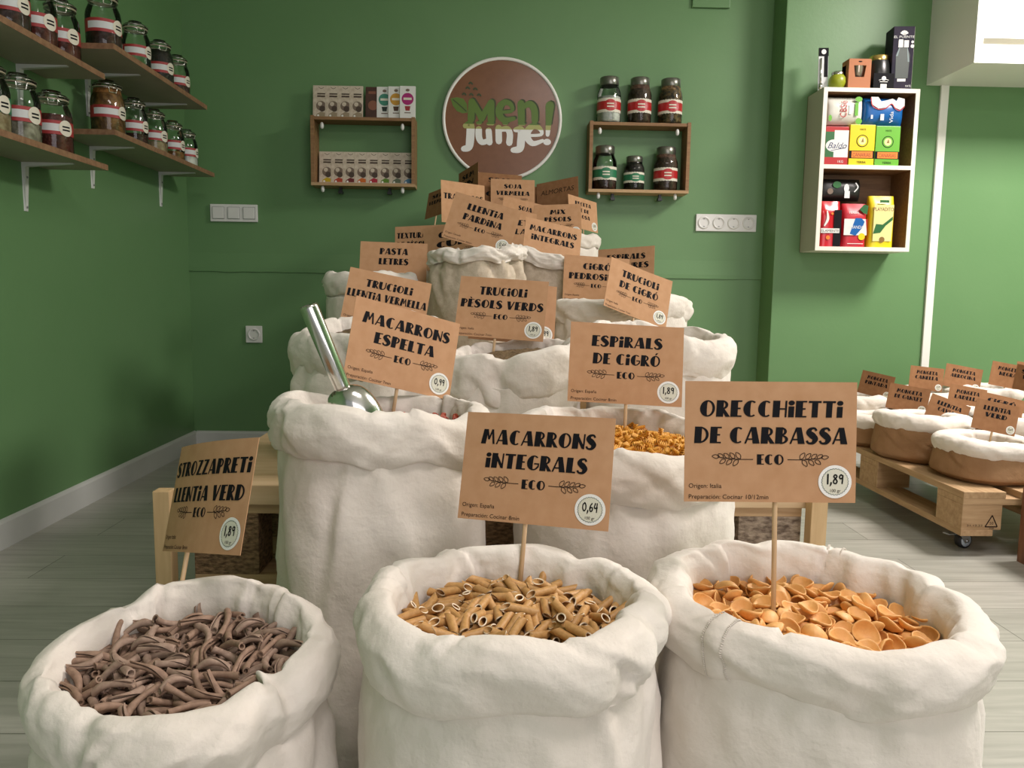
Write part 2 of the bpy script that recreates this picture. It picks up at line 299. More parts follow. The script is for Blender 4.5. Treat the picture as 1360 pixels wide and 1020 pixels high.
POSES['strozza'] = [
0,-718,-659,120,702,228,656,-160, 1,522,102,177,177,-504,451,715, 2,817,-104,141,342,-541,417,646, 3,-444,257,177,188,-639,368,649, 0,-204,-1132,83,250,663,-346,615, 1,29,212,204,706,-53,705,-35,
2,1134,-193,87,370,-497,448,644, 3,-317,-685,146,61,712,-126,-688, 0,519,-330,170,489,459,570,-475, 1,567,311,172,486,651,-253,525, 2,-214,662,156,59,723,-68,-685, 3,-1259,28,69,395,550,-400,617,
0,83,-1194,119,28,-749,-149,-645, 1,36,-137,204,562,695,-131,429, 2,409,851,124,671,231,-615,343, 3,-590,700,127,719,-98,683,83, 0,421,-1064,112,41,426,694,-579, 1,-473,979,160,461,-746,285,-386,
2,-559,-143,170,629,453,533,-338, 3,825,562,190,623,-86,-527,571, 0,754,5,238,575,-131,730,345, 1,521,-796,131,708,218,-660,124, 2,863,377,128,140,733,-125,654, 3,886,-213,211,653,628,43,-422,
0,403,1034,93,495,-199,725,436, 1,1053,-800,115,655,-670,312,-157, 2,-727,321,148,743,384,512,-196, 3,1252,0,64,221,-359,597,683, 0,607,503,212,409,199,-523,720, 1,207,-1062,160,714,326,562,-259,
2,-711,1013,91,440,620,-259,-596, 3,-310,-524,168,100,691,106,708, 0,748,314,235,487,-249,716,433, 1,710,-1036,120,539,-753,151,-345, 2,53,-1075,170,371,613,-165,678, 3,-602,-971,85,14,678,-58,732,
0,446,886,202,61,750,47,657, 1,-346,-1038,188,409,730,25,547, 2,-257,-861,126,104,718,46,-686, 3,-14,-383,186,78,707,-81,-699, 0,124,978,119,638,629,-48,441, 1,-213,1303,196,120,-764,552,-314,
2,383,-265,185,514,-549,-422,-507, 3,-1035,-687,68,341,-609,341,630, 0,-192,880,127,675,-260,678,131, 1,1139,568,224,842,-283,261,377, 2,-1099,-305,94,701,-240,603,-295, 3,-288,-1210,122,72,-694,417,583,
0,1074,-370,98,391,-197,-631,-640, 1,285,151,202,491,-523,-479,-506, 2,-743,-792,95,724,269,633,-52, 3,263,1258,52,37,686,-185,-702, 0,-234,1029,158,159,-480,-414,757, 1,-1082,842,218,106,950,-264,128,
2,605,796,125,570,-154,-622,514, 3,-137,-276,250,526,-515,-611,-290, 0,216,-478,176,455,516,526,-500, 1,344,45,299,207,683,-199,671, 2,-56,-634,217,497,306,760,-286, 3,-427,542,231,132,559,529,-625,
0,-89,-993,223,29,-788,32,614, 1,926,-823,160,481,-530,639,283, 2,-1228,462,62,466,-642,-303,-528, 3,778,-462,132,73,757,-31,649, 0,95,493,178,697,-8,713,-77, 1,-337,119,290,709,6,-704,-49,
2,-766,-40,205,562,112,-812,110, 3,-1099,-476,72,739,285,581,185, 0,735,-876,234,834,-154,421,-322, 1,1057,166,125,393,666,144,-617, 2,-634,-999,172,655,-242,-689,-196, 3,474,-333,261,713,56,-695,-71,
0,36,15,304,92,-78,725,-678, 1,1048,304,214,67,-612,382,689, 2,-996,-132,231,406,-650,-556,-321, 3,-5,406,184,312,645,288,636, 0,-1083,100,117,649,-591,420,229, 1,-706,-150,207,246,816,-45,-521,
2,31,842,186,601,439,604,-284, 3,-269,-422,245,571,-569,548,221, 0,-926,-854,155,427,624,-350,552, 1,298,-607,242,208,-831,77,-510, 2,1320,124,84,620,-663,-346,-237, 3,-578,-842,203,745,138,651,41,
0,96,718,260,417,491,503,-577, 1,882,624,241,338,526,93,-775, 2,-1134,-731,186,92,-257,598,-753, 3,-202,403,276,515,-719,275,378, 0,539,-1090,101,545,-734,55,-402, 1,1286,-221,141,502,657,457,-328,
2,476,-358,339,19,-706,-89,703, 3,128,1123,117,411,91,-680,-600, 0,-367,764,227,693,366,-576,233, 1,1189,-472,186,580,502,467,-439, 2,911,842,78,644,-720,-102,238, 3,-528,564,307,188,-763,1,619,
0,-960,744,76,432,-20,700,568, 1,-450,1058,221,645,-132,-736,155, 2,-880,-861,225,428,301,539,-661, 3,473,51,337,487,-102,866,-57, 0,-1139,-208,92,385,617,-443,-524, 1,1081,439,217,820,283,352,350,
2,690,-730,204,655,-227,709,129, 3,-667,505,184,743,2,-660,114, 0,1079,713,78,651,-579,-471,-138, 1,-446,1186,61,358,511,458,633, 2,429,-468,263,364,-684,237,-586, 3,-656,-409,151,40,669,-11,742,
0,-1171,522,176,770,583,-230,117, 1,496,595,282,90,754,298,-579, 2,231,353,309,456,-411,-668,-421, 3,-675,-272,219,49,-591,-106,-798, 0,-496,367,285,569,298,-719,-267, 1,-479,1227,421,45,383,-876,288,
2,103,-852,211,129,582,116,-794, 3,1240,68,198,503,570,514,396, 0,-784,392,245,690,-351,380,506, 1,-187,-723,260,400,-430,403,702, 2,887,-402,184,669,-201,-715,-28, 3,814,-179,254,805,-278,514,101,
0,539,-529,289,219,263,-230,-911, 1,588,422,354,800,-265,527,-107, 2,989,-710,212,365,-625,-533,-439, 3,-1040,421,134,541,193,-792,208, 0,-1317,-124,232,357,-511,323,712, 1,-993,-327,226,239,-679,141,680,
2,-1239,102,157,661,343,-596,299, 3,308,739,249,325,806,-262,420, 0,-896,951,239,782,478,-152,-371, 1,-781,-966,272,419,303,715,-470, 2,815,-61,341,652,577,352,-344, 3,312,963,261,831,-53,-513,210,
0,-724,-699,265,432,-377,-711,-407, 1,-222,0,263,527,452,-673,-255, 2,-213,781,268,408,-459,432,660, 3,1120,-222,206,623,388,-591,335, 0,-1401,-260,317,223,957,12,187, 1,-783,153,210,91,-486,-262,-829,
2,-1201,-487,210,194,384,-347,-833, 3,-159,926,215,367,-149,-639,-660, 0,1158,-751,272,535,325,-749,215, 1,-425,-375,261,757,524,216,-325, 2,-74,734,299,242,496,469,-689, 3,596,801,251,204,796,-149,550,
0,-939,360,214,389,569,-606,398, 1,-847,765,128,421,-708,-151,-547, 2,-789,-603,322,453,-292,-749,386, 3,908,728,276,196,649,373,634, 0,-501,-641,254,615,-1,713,-337, 1,-963,714,196,710,397,-545,203,
2,257,-735,320,481,-211,848,-70, 3,610,906,262,675,285,568,-374, 0,1096,793,182,415,-782,40,464, 1,559,-1080,194,455,693,12,-559, 2,34,-709,268,380,-273,795,387, 3,-512,1222,246,532,-285,-413,682,
0,291,-943,240,637,609,472,0, 1,859,-522,238,111,687,-136,-705, 2,408,-551,315,528,454,715,-64, 3,51,-255,314,83,753,212,618, 0,799,924,166,822,150,548,-49, 1,1274,-158,283,283,648,-469,529,
2,-53,460,305,306,-503,-598,-544, 3,955,-777,321,795,-64,596,-94, 0,443,-1115,308,129,-779,-43,612, 1,-366,-85,317,556,-668,-120,480, 2,706,-38,350,745,-630,-76,-207, 3,-789,-60,277,334,809,104,-473,
0,113,31,342,28,-192,667,720, 1,3,513,365,580,357,674,-286, 2,184,1177,293,644,99,603,-460, 3,-165,1195,238,477,-577,-442,493, 0,-842,236,267,124,-466,-329,-812, 1,-427,-772,351,538,602,244,-537,
2,-1322,283,153,269,95,-710,644, 3,1051,63,312,368,515,-547,548, 0,-1239,25,349,392,596,-251,-654, 1,107,840,349,714,693,-50,86, 2,339,696,332,414,368,621,-554, 3,412,-252,361,560,469,-527,-434,
0,-455,-313,350,502,255,-750,346, 1,646,251,362,458,459,-712,-269, 2,442,1063,300,836,538,-106,23, 3,-153,-151,361,21,-665,-431,-610, 0,-317,779,360,635,703,-294,-127, 1,-791,-324,308,269,278,-564,-729,
2,-685,-1184,358,251,-699,79,665, 3,-480,-1236,162,769,380,142,494, 0,868,318,269,403,733,-503,220, 1,-154,1335,250,298,285,-174,-894, 2,-441,-998,333,315,-179,-489,793, 3,637,1098,193,878,-177,-226,383,
0,-900,-22,332,41,439,543,-715, 1,303,-112,258,168,713,-331,-595, 2,206,774,394,639,-551,284,456, 3,886,786,224,666,-53,289,685, 0,53,-544,296,741,551,-371,-103, 1,-584,-399,383,24,498,-662,-559,
2,208,87,395,592,-509,-480,-399, 3,-903,244,318,426,-209,665,577, 0,495,-687,339,6,-797,-39,-602, 1,-770,-486,374,809,-35,341,477, 2,967,376,324,698,-666,253,72, 3,-599,-1055,248,171,1,673,720,
0,685,-1034,344,743,105,650,116, 1,1294,202,274,747,217,564,-277, 2,388,1284,273,719,-252,406,-505, 3,92,-1130,290,305,496,-423,-694, 0,-348,-365,398,490,423,-383,-659, 1,-1007,-886,329,778,378,497,72,
2,-1005,-496,299,868,302,389,69, 3,996,943,244,267,348,-770,-463, 0,-161,531,412,238,591,-88,766, 1,-606,-692,390,438,482,373,661, 2,70,240,451,518,339,-657,430, 3,557,741,348,575,712,-193,-354,
0,-740,724,258,756,-334,-562,34, 1,-578,848,359,459,-594,644,145, 2,1015,-404,290,721,99,-686,14, 3,-104,-108,448,637,-123,-715,259, 0,348,429,405,59,-611,330,-717, 1,1221,299,342,616,526,312,496,
2,710,-1158,256,726,-435,508,-159, 3,-1120,204,217,639,723,-197,173, 0,-551,773,325,489,-121,-656,563, 1,-443,-60,412,718,186,527,416, 2,-1153,619,330,106,3,865,-490, 3,96,-599,352,724,568,-371,-124,
0,499,184,397,824,368,431,20, 1,-450,129,382,366,625,-287,-627, 2,-1144,-648,308,104,-490,550,-668, 3,-720,-132,400,64,-586,200,783, 0,216,612,447,103,684,-264,672, 1,-1286,10,258,716,-393,-477,-324,
2,918,-576,374,687,-567,438,118, 3,1310,536,318,204,8,-547,-812, 0,1198,-269,355,483,-527,371,-592, 1,617,-846,294,335,-547,-238,-729, 2,-222,-847,332,303,577,523,-550, 3,1322,388,171,472,-660,330,482,
0,-1237,-104,315,607,149,722,297, 1,41,-271,434,340,666,62,-661, 2,-1049,320,291,133,148,-761,618, 3,-1219,-141,395,312,-638,-88,-699, 0,242,-1271,285,287,-586,-254,714, 1,-166,160,422,785,532,90,306,
2,270,118,453,2,22,-664,747, 3,-884,677,324,606,193,625,452, 0,379,-984,350,716,265,-583,278, 1,-165,-1107,298,39,875,-205,438, 2,533,-134,418,537,622,166,545, 3,-533,356,383,601,-437,191,641,
0,-166,808,385,581,631,-32,-513, 1,1243,-448,331,436,-708,11,-555, 2,-94,276,432,334,-757,377,415, 3,-126,-772,427,385,432,-503,-642, 0,-1175,-494,302,519,493,683,-144, 1,-620,-273,459,690,433,-537,-219,
2,-137,-1263,249,662,-446,-570,193, 3,-583,215,380,439,576,-491,-484]
POSES['orec'] = [
0,-1179,-761,58,92,101,-124,983, 1,166,-49,183,20,-230,973,-28, 2,277,-386,154,792,268,306,455, 0,-100,71,135,714,6,-54,-698, 1,130,-415,140,304,309,-21,-901, 2,239,116,146,266,-97,229,931,
0,1215,-178,146,5,452,-892,17, 1,-511,-343,168,1,470,883,-4, 2,546,-361,131,767,-193,-39,-611, 0,1235,170,189,203,-780,-587,-78, 1,-154,818,143,18,-215,973,-83, 2,-1346,157,141,582,-27,-456,-673,
0,-75,-931,93,82,266,-98,956, 1,-269,-299,177,38,-833,-552,13, 2,1004,700,87,280,-104,198,-934, 0,-1490,-422,60,905,154,215,-333, 1,320,-852,84,937,122,85,-317, 2,289,1073,80,763,-340,8,-550,
0,-676,-99,184,2,-169,974,154, 1,121,695,155,14,994,-105,-8, 2,552,-843,95,890,47,177,417, 0,395,-611,110,30,125,-65,990, 1,960,894,108,67,850,523,6, 2,1120,-877,58,135,139,-49,-980,
0,1549,420,70,614,309,218,-693, 1,638,-1050,103,44,-451,891,38, 2,-654,211,185,35,607,794,-11, 0,1421,-193,85,210,-385,-80,-895, 1,746,422,110,919,58,249,298, 2,-397,-990,81,145,-117,89,978,
0,-787,665,93,988,3,156,-23, 1,-174,-738,101,979,-34,-127,-154, 2,996,-160,125,889,291,-96,-340, 0,1281,-690,113,12,342,-940,-3, 1,-181,-1157,46,969,75,-14,-234, 2,-1092,-930,188,375,770,211,-471,
0,598,739,153,44,-866,-492,76, 1,-343,-1176,154,229,507,392,-733, 2,-629,-843,173,287,-278,910,-110, 0,-37,-211,216,28,922,-370,-114, 1,344,858,136,11,828,556,-70, 2,-1373,-26,101,526,-22,353,774,
0,1562,-71,177,302,-87,-860,403, 1,-409,245,120,373,20,-62,-926, 2,-511,837,164,188,-710,678,2, 0,1617,-379,72,924,-89,-372,-13, 1,-1250,-255,73,901,26,-53,430, 2,-807,-630,92,25,-69,37,997,
0,1358,-377,76,600,149,-225,753, 1,1093,-568,87,551,-143,97,816, 2,-869,-926,61,755,-40,47,-653, 0,749,1027,140,224,639,-736,-16, 1,-462,-169,151,254,46,298,919, 2,-1522,343,123,15,-941,-321,107,
0,1098,351,88,269,-11,43,-962, 1,147,-134,220,241,39,186,-952, 2,125,-631,123,969,221,113,-1, 0,-953,960,66,592,-188,101,-777, 1,-114,-513,113,826,-3,-39,-562, 2,-464,559,113,989,-121,-57,67,
0,-30,-1172,148,991,-113,25,-62, 1,1443,-541,128,599,206,102,-767, 2,-1255,433,82,353,-150,160,910, 0,849,-714,99,876,214,342,-266, 1,-492,1116,51,469,-18,-102,877, 2,-459,383,318,7,-455,-823,-339,
0,-1221,115,120,919,-38,390,-51, 1,-957,-309,154,114,-962,-244,50, 2,400,-1124,63,100,-112,-70,986, 0,1589,117,123,99,-801,-588,40, 1,-599,-1092,105,879,432,-197,-49, 2,954,85,117,964,-99,-114,-218,
0,9,-406,227,846,-52,-146,-510, 1,1273,534,62,160,94,-107,-977, 2,-916,305,104,259,95,-82,-958, 0,-143,330,190,12,-385,920,-71, 1,-1431,-195,160,340,467,-768,-278, 2,-1051,-14,118,616,-219,190,-732,
0,163,943,101,445,213,-180,-851, 1,-376,-491,130,301,22,244,-922, 2,-334,-773,167,899,77,-84,-422, 0,458,-87,135,743,20,-155,651, 1,1245,-82,171,777,-369,-159,-485, 2,-692,-965,287,181,-755,-296,-557,
0,-181,645,221,41,-715,-658,-233, 1,784,755,113,739,38,137,659, 2,121,-1215,68,86,-178,196,961, 0,-856,45,237,297,-318,-894,-101, 1,141,1284,165,439,333,575,-605, 2,674,-1192,251,487,-551,-526,-428,
0,-373,-22,152,222,-129,-237,-937, 1,1073,558,167,924,-18,28,-382, 2,-57,994,91,325,-186,99,922, 0,1362,-706,180,720,-62,-23,691, 1,1278,651,143,808,-191,171,531, 2,543,279,134,871,-215,-143,417,
0,-1027,600,84,954,-71,83,-281, 1,-262,1186,134,115,-125,-942,-290, 2,-876,-1107,236,650,-359,-59,-667, 0,601,36,133,379,-244,-125,-884, 1,-1584,-303,147,760,122,-630,-106, 2,1450,332,135,186,-289,-310,887,
0,-158,481,259,10,-55,-899,434, 1,-705,403,179,620,-99,262,733, 2,652,598,301,582,-404,688,156, 0,124,440,184,4,88,995,41, 1,677,-613,93,666,18,91,740, 2,-1639,-32,58,932,117,158,304,
0,-232,132,234,11,37,-27,999, 1,-262,-191,311,202,492,-827,-182, 2,336,341,188,102,-61,92,989, 0,689,-588,211,786,41,60,613, 1,445,520,107,34,37,44,998, 2,-739,1110,119,214,-92,259,-937,
0,67,-897,196,968,-216,-128,-32, 1,1495,622,125,241,-449,-198,838, 2,-700,596,208,987,-149,32,58, 0,-543,-618,207,376,563,-419,-605, 1,426,80,333,91,723,649,-220, 2,801,-192,161,709,-48,-123,693,
0,117,227,214,17,-231,72,970, 1,846,463,191,212,-423,128,-872, 2,578,-974,211,21,-182,421,-888, 0,-1028,218,209,576,-292,-40,762, 1,-1340,-671,128,787,286,-500,-222, 2,-568,-66,282,917,55,-85,-386,
0,-1394,595,118,979,51,-178,-82, 1,-433,-728,331,114,772,612,127, 2,-1137,461,300,186,948,-252,59, 0,-743,-351,112,118,21,32,992, 1,759,144,179,797,-49,34,600, 2,536,1007,159,320,294,-900,-14,
0,-1075,-542,178,384,636,27,669, 1,-597,120,294,115,167,-960,-194, 2,-438,718,206,905,-33,46,-422, 0,1437,669,246,969,-91,-178,142, 1,-1271,-474,177,838,174,-236,-461, 2,-531,-352,319,69,-824,561,-41,
0,-1172,-516,95,934,-160,-316,-43, 1,-293,989,202,396,526,-745,-102, 2,888,-944,102,764,147,-14,628, 0,-435,-951,267,457,-186,-310,812, 1,969,-474,199,277,675,683,31, 2,-154,1208,182,227,-59,243,-941,
0,-446,212,273,754,281,119,581, 1,-1130,907,109,131,248,358,-891, 2,-958,-785,167,992,26,-116,-33, 0,33,377,266,965,-241,101,3, 1,66,-690,319,76,-188,-890,-409, 2,-239,609,286,472,15,62,879,
0,179,-1014,145,606,-97,-187,-767, 1,355,1152,195,405,-585,-138,-689, 2,975,221,231,573,40,235,784, 0,616,-833,234,630,-175,235,720, 1,108,585,216,415,-147,171,881, 2,1156,835,186,196,-72,78,-975,
0,-264,-1123,258,729,-278,-167,-603, 1,135,-263,298,788,21,12,-616, 2,830,887,207,652,-44,38,756, 0,-201,-352,270,951,160,-34,-261, 1,559,1198,178,485,297,-767,297, 2,1735,-113,190,757,24,-653,6,
0,354,708,169,826,-4,-64,-561, 1,839,-403,203,484,742,225,406, 2,395,-573,248,199,138,-23,970, 0,-129,-110,275,935,5,180,306, 1,1200,298,236,360,-177,-132,-906, 2,-844,-141,195,128,-33,-124,983,
0,428,-233,232,669,39,12,-742, 1,-21,774,251,717,-127,-1,-685, 2,129,1067,229,194,158,-104,-963, 0,-522,1154,181,378,-27,86,-921, 1,932,1091,179,739,568,-354,-79, 2,-803,-663,253,541,-226,-97,-804,
0,493,460,235,859,-93,245,440, 1,1362,70,181,936,-66,109,-328, 2,721,-139,287,41,-104,186,976, 0,-126,1048,242,880,210,-67,-421, 1,468,630,298,797,-56,85,595, 2,659,-307,291,20,185,-414,891,
0,372,-843,239,835,17,-300,-460, 1,595,167,291,439,97,-4,893, 2,-1271,755,70,80,72,252,-962, 0,-241,-552,231,762,370,147,-510, 1,35,16,314,721,-643,256,-43, 2,-740,828,152,739,-364,276,496,
0,-1491,435,174,752,-54,-1,657, 1,-1396,-225,220,891,373,217,138, 2,621,398,323,942,-116,313,-9, 0,697,1137,247,671,-2,-25,741, 1,-206,-970,289,314,-66,314,893, 2,534,897,240,183,15,31,-982,
0,-1134,-305,186,922,93,-62,-371, 1,-1168,-825,268,867,-381,-322,2, 2,217,721,274,723,-72,71,683, 0,960,442,281,335,114,88,931, 1,-131,-798,266,948,-249,135,-144, 2,-710,-470,274,579,-222,84,780,
0,1685,168,171,956,-59,-69,277, 1,-36,-121,378,662,-51,44,-746]
POSES['spiral'] = [
0,-1048,-682,76,123,42,-748,651, 1,210,-108,163,634,-619,330,325, 0,587,-533,130,438,-1,-669,-601, 1,-548,120,149,519,716,-51,-464, 0,201,-658,135,80,-310,584,746, 1,140,169,163,676,-73,710,180,
0,1357,-177,70,382,308,647,-584, 1,-216,-714,124,42,-420,529,736, 0,586,-376,142,226,697,-207,649, 1,759,108,136,646,-68,739,176, 0,-577,928,122,359,408,-285,-789, 1,-1228,130,85,236,631,-412,-613,
0,107,-1206,59,386,564,425,593, 1,-82,-188,163,677,683,-218,-166, 0,86,950,101,182,-509,-441,717, 1,-927,731,79,602,-537,500,315, 0,391,-1125,65,213,242,625,711, 1,-853,984,55,365,-710,16,-602,
0,-1180,-120,95,275,-595,-459,599, 1,612,812,97,145,-629,354,677, 0,1098,50,106,232,-268,-666,-656, 1,745,-966,109,371,368,168,836, 0,1228,299,82,157,-725,-197,-641, 1,1276,-388,68,718,519,-464,35,
0,850,982,59,700,-280,-652,-77, 1,933,-810,70,705,-472,525,-65, 0,-722,44,143,613,-664,193,-384, 1,1462,-46,53,636,614,-349,311, 0,917,755,81,184,205,732,623, 1,104,-984,92,614,262,-641,-379,
0,-849,855,76,351,580,-463,-571, 1,-408,-877,100,443,528,441,574, 0,761,-2,141,351,401,620,575, 1,490,-905,91,639,646,395,132, 0,-238,-1193,59,687,61,-708,-151, 1,-487,-1104,60,733,-629,-161,-201,
0,671,1074,59,196,702,-88,679, 1,-476,-979,81,440,-537,433,-575, 0,-940,-660,89,521,655,362,-412, 1,-141,-584,140,129,-113,671,721, 0,87,1205,59,709,-65,-700,52, 1,-537,1128,54,633,503,-497,-315,
0,798,-842,81,79,-266,591,757, 1,-1037,-264,104,696,458,523,-183, 0,11,630,141,649,-668,326,-162, 1,1144,592,69,673,-315,-626,-238, 0,-1277,-569,59,530,692,-180,456, 1,-446,-482,139,429,374,621,-539,
0,1303,-536,59,582,-702,-83,-402, 1,552,-70,149,217,678,-113,-693, 0,-791,-963,66,240,-196,-626,-716, 1,-156,1117,69,322,170,622,-693, 0,-909,-291,119,103,88,-719,681, 1,-654,983,69,348,-712,-81,-604,
0,1019,863,59,66,586,-386,709, 1,-51,-48,167,572,-681,-178,421, 0,380,-831,110,689,530,-492,-50, 1,-252,682,127,242,-97,659,-706, 0,119,-807,119,571,71,733,-361, 1,-501,542,131,557,-395,-612,399,
0,-343,-1017,84,493,593,-482,416, 1,1189,-534,69,639,-697,-28,-323, 0,-1334,389,64,35,698,239,-674, 1,613,-766,102,526,638,371,423, 0,-691,1078,94,697,4,447,561, 1,-627,226,142,334,106,-720,-598,
0,-1223,-18,91,569,573,-485,-336, 1,-1157,-680,60,129,317,677,-652, 0,371,-992,87,413,736,0,-537, 1,1421,127,58,330,-172,715,-592, 0,-641,-1075,61,120,-554,453,-688, 1,369,-42,160,45,-653,249,714,
0,-794,98,195,674,-335,307,-583, 1,948,504,100,665,214,-617,362, 0,-1086,642,76,495,667,-305,-467, 1,-260,42,163,680,688,146,209, 0,-1459,-64,57,417,-368,-607,-568, 1,-852,-100,127,438,364,564,598,
0,-35,1083,80,479,159,634,-586, 1,-292,-262,157,426,203,652,593, 0,-343,-645,132,591,-645,197,-443, 1,77,-298,160,351,-587,-380,-622, 0,1228,-294,83,728,527,-438,6, 1,-476,-770,109,659,186,-716,134,
0,430,642,128,607,-748,5,-268, 1,549,967,78,753,375,-539,50, 0,596,-1029,70,488,678,328,-442, 1,-531,336,143,297,714,-70,-630, 0,143,-521,148,451,694,-156,-539, 1,1204,-688,53,701,-502,500,79,
0,172,64,203,770,-453,-71,443, 1,505,1102,60,386,-622,423,534, 0,386,1178,93,154,455,92,872, 1,682,-143,141,130,-623,-289,715, 0,391,444,147,704,671,195,126, 1,516,419,140,377,-76,-711,-590,
0,-1279,542,62,699,-281,633,178, 1,-332,1028,79,373,-80,746,545, 0,-669,-908,83,632,719,154,245, 1,469,118,153,359,717,-56,594, 0,-1324,-390,65,433,682,-325,-492, 1,1332,492,90,934,-292,202,46,
0,28,412,157,511,-699,190,-464, 1,-919,167,119,539,-554,-456,-440, 0,512,770,111,522,693,81,491, 1,-77,503,146,641,-30,695,-323, 0,448,-235,155,305,-48,725,-616, 1,-1020,-390,159,46,-468,728,-499,
0,-493,1063,119,661,-247,425,567, 1,-157,379,188,5,449,-893,35, 0,318,221,162,4,657,-291,696, 1,-333,-20,161,707,643,284,76, 0,127,610,142,322,156,711,605, 1,-388,1122,62,377,-668,-342,-543,
0,-278,-824,114,585,499,553,-321, 1,1195,-112,90,536,-164,734,-382, 0,-356,376,152,672,-705,-186,-130, 1,-329,-470,144,321,-251,-637,-655, 0,1071,-217,106,222,-402,-580,-673, 1,865,-98,126,356,-661,-131,648,
0,-27,112,169,250,-528,-464,666, 1,923,331,112,2,-629,-396,-669, 0,1001,-880,58,695,337,-625,113, 1,-1275,639,129,70,-365,-537,757, 0,-1328,-238,72,568,-440,-552,-424, 1,-492,0,153,527,520,-511,-437,
0,-1406,92,64,395,-533,-532,527, 1,144,1113,104,72,828,-554,42, 0,-599,682,115,709,511,-458,162, 1,-532,-592,124,502,-631,-342,482, 0,852,-251,127,499,-557,-415,-519, 1,233,1156,92,4,-141,925,352,
0,-1328,-563,151,695,-632,-342,27, 1,-631,-198,142,75,650,-238,718, 0,-681,810,96,374,579,345,-637, 1,1441,251,78,31,-409,739,534, 0,-1190,-408,125,852,-489,80,170, 1,-687,-56,141,561,75,-719,403,
0,-1094,-391,95,319,-160,-674,-647, 1,-483,822,103,381,-620,317,-608, 0,1403,-375,100,478,-848,223,47, 1,-616,-666,112,644,78,-715,-261, 0,559,-184,186,220,-168,408,870, 1,685,930,75,109,667,50,-735,
0,-399,230,158,718,236,645,116, 1,-694,527,119,372,655,251,-608, 0,-1011,-814,130,581,-446,592,-337, 1,120,300,160,590,-411,-599,-353, 0,-44,-862,113,483,734,-51,-476, 1,-453,638,124,430,534,438,581,
0,424,36,186,585,-281,-754,-100, 1,149,825,113,97,-600,420,673, 0,654,511,127,524,113,-657,530, 1,855,-983,55,68,-639,-294,-707, 0,398,-352,152,479,161,715,-483, 1,241,356,153,397,685,23,-611,
0,-41,-1136,71,620,-7,670,409, 1,1088,-759,59,159,639,-412,630, 0,379,293,204,287,239,-819,-436, 1,-50,-328,159,275,-501,-462,-678, 0,583,625,122,646,661,-91,-372, 1,1304,221,85,423,544,-113,-716,
0,-88,250,166,387,-627,347,580, 1,1456,-211,97,403,-670,-525,-336, 0,731,-1064,103,139,-301,38,-943, 1,-182,-62,198,998,6,-10,-68, 0,792,295,130,432,-654,251,568, 1,-809,-228,128,484,572,-437,498,
0,91,-2,170,166,55,-700,-692, 1,-78,676,131,45,466,488,-736, 0,299,1036,83,419,204,-610,641, 1,-387,913,95,2,-589,308,-747, 0,-1021,509,95,517,-636,-407,403, 1,-1141,-543,88,727,220,501,416,
0,-1427,-261,57,93,-283,649,700, 1,1301,81,75,143,196,-679,693, 0,-189,812,117,318,-244,-705,-585, 1,-212,983,90,247,490,-559,-622, 0,410,1074,122,785,-124,-101,-598, 1,308,-573,138,713,-246,-624,-203,
0,-395,-205,159,683,591,-428,19, 1,607,40,163,513,-615,535,-270, 0,-834,703,96,299,443,510,-674, 1,45,-182,182,574,-537,618,-24, 0,-692,389,133,260,-686,32,-679, 1,-791,-577,108,684,-145,-715,14,
0,-1094,811,105,20,-947,129,-294, 1,-67,-1034,84,667,475,-568,-86, 0,745,-282,135,698,711,-80,-34, 1,-1168,718,89,15,825,-560,74, 0,169,-1094,77,670,307,653,176, 1,335,1215,167,83,459,54,883,
0,-512,-156,181,640,411,-340,553, 1,162,-224,225,88,-174,721,-665, 0,-254,1148,97,97,-498,713,484, 1,873,578,101,177,-633,-393,-643, 0,-101,-775,154,470,-282,740,390, 1,-538,-819,194,500,-10,-648,-574,
0,351,-127,208,306,-41,-944,112, 1,9,269,198,273,877,-85,387, 0,271,-8,241,638,-659,344,199, 1,-872,-808,75,188,410,637,-625, 0,1239,719,195,159,699,-697,-20, 1,-649,-754,102,677,384,586,228,
0,262,-369,156,61,607,-410,679, 1,1450,-351,184,627,379,308,-607, 0,275,893,106,685,344,616,183, 1,1110,734,59,718,248,-602,244, 0,-212,-338,185,128,608,94,-778, 1,-745,179,160,33,445,79,891,
0,-1447,-113,159,616,-649,-309,322, 1,-1179,376,81,167,317,620,-698, 0,-118,730,202,744,602,-222,-189, 1,-578,-868,122,717,73,-502,-478, 0,1239,485,120,721,73,235,648, 1,998,130,112,578,647,247,-432,
0,-869,827,172,478,545,-510,-463, 1,-953,607,125,733,-409,-61,541, 0,1326,-561,155,683,-520,477,188, 1,-600,-81,197,215,698,564,-386, 0,688,224,187,21,-350,-936,23, 1,832,887,103,905,-77,14,-417,
0,1392,-13,132,559,-825,-50,-73, 1,-95,-96,276,181,-94,960,191, 0,-806,974,147,408,-618,123,660, 1,-399,-67,217,12,830,343,-440, 0,-1442,209,102,46,904,422,53, 1,-41,-582,141,396,-423,532,617,
0,165,483,190,468,782,412,19, 1,278,142,203,82,-484,775,-398, 0,-951,-918,58,169,657,-248,692, 1,-759,-486,117,471,404,-603,-502, 0,1231,645,58,581,708,63,396, 1,-1367,-45,100,70,-122,990,-2,
0,167,-415,208,333,-541,-689,348, 1,-411,735,116,391,-607,341,-602, 0,1208,46,93,686,-673,-221,-168, 1,619,-1129,145,219,489,719,444, 0,-192,-992,93,722,-448,493,-187, 1,1382,375,97,892,102,361,250,
0,-1234,-252,128,199,-275,-284,897, 1,997,-542,91,14,-654,-160,739, 0,-204,-471,175,126,-316,-503,794, 1,-927,-464,105,653,-598,301,-354, 0,120,-699,180,722,283,526,-349, 1,-157,-224,245,644,556,-515,-104,
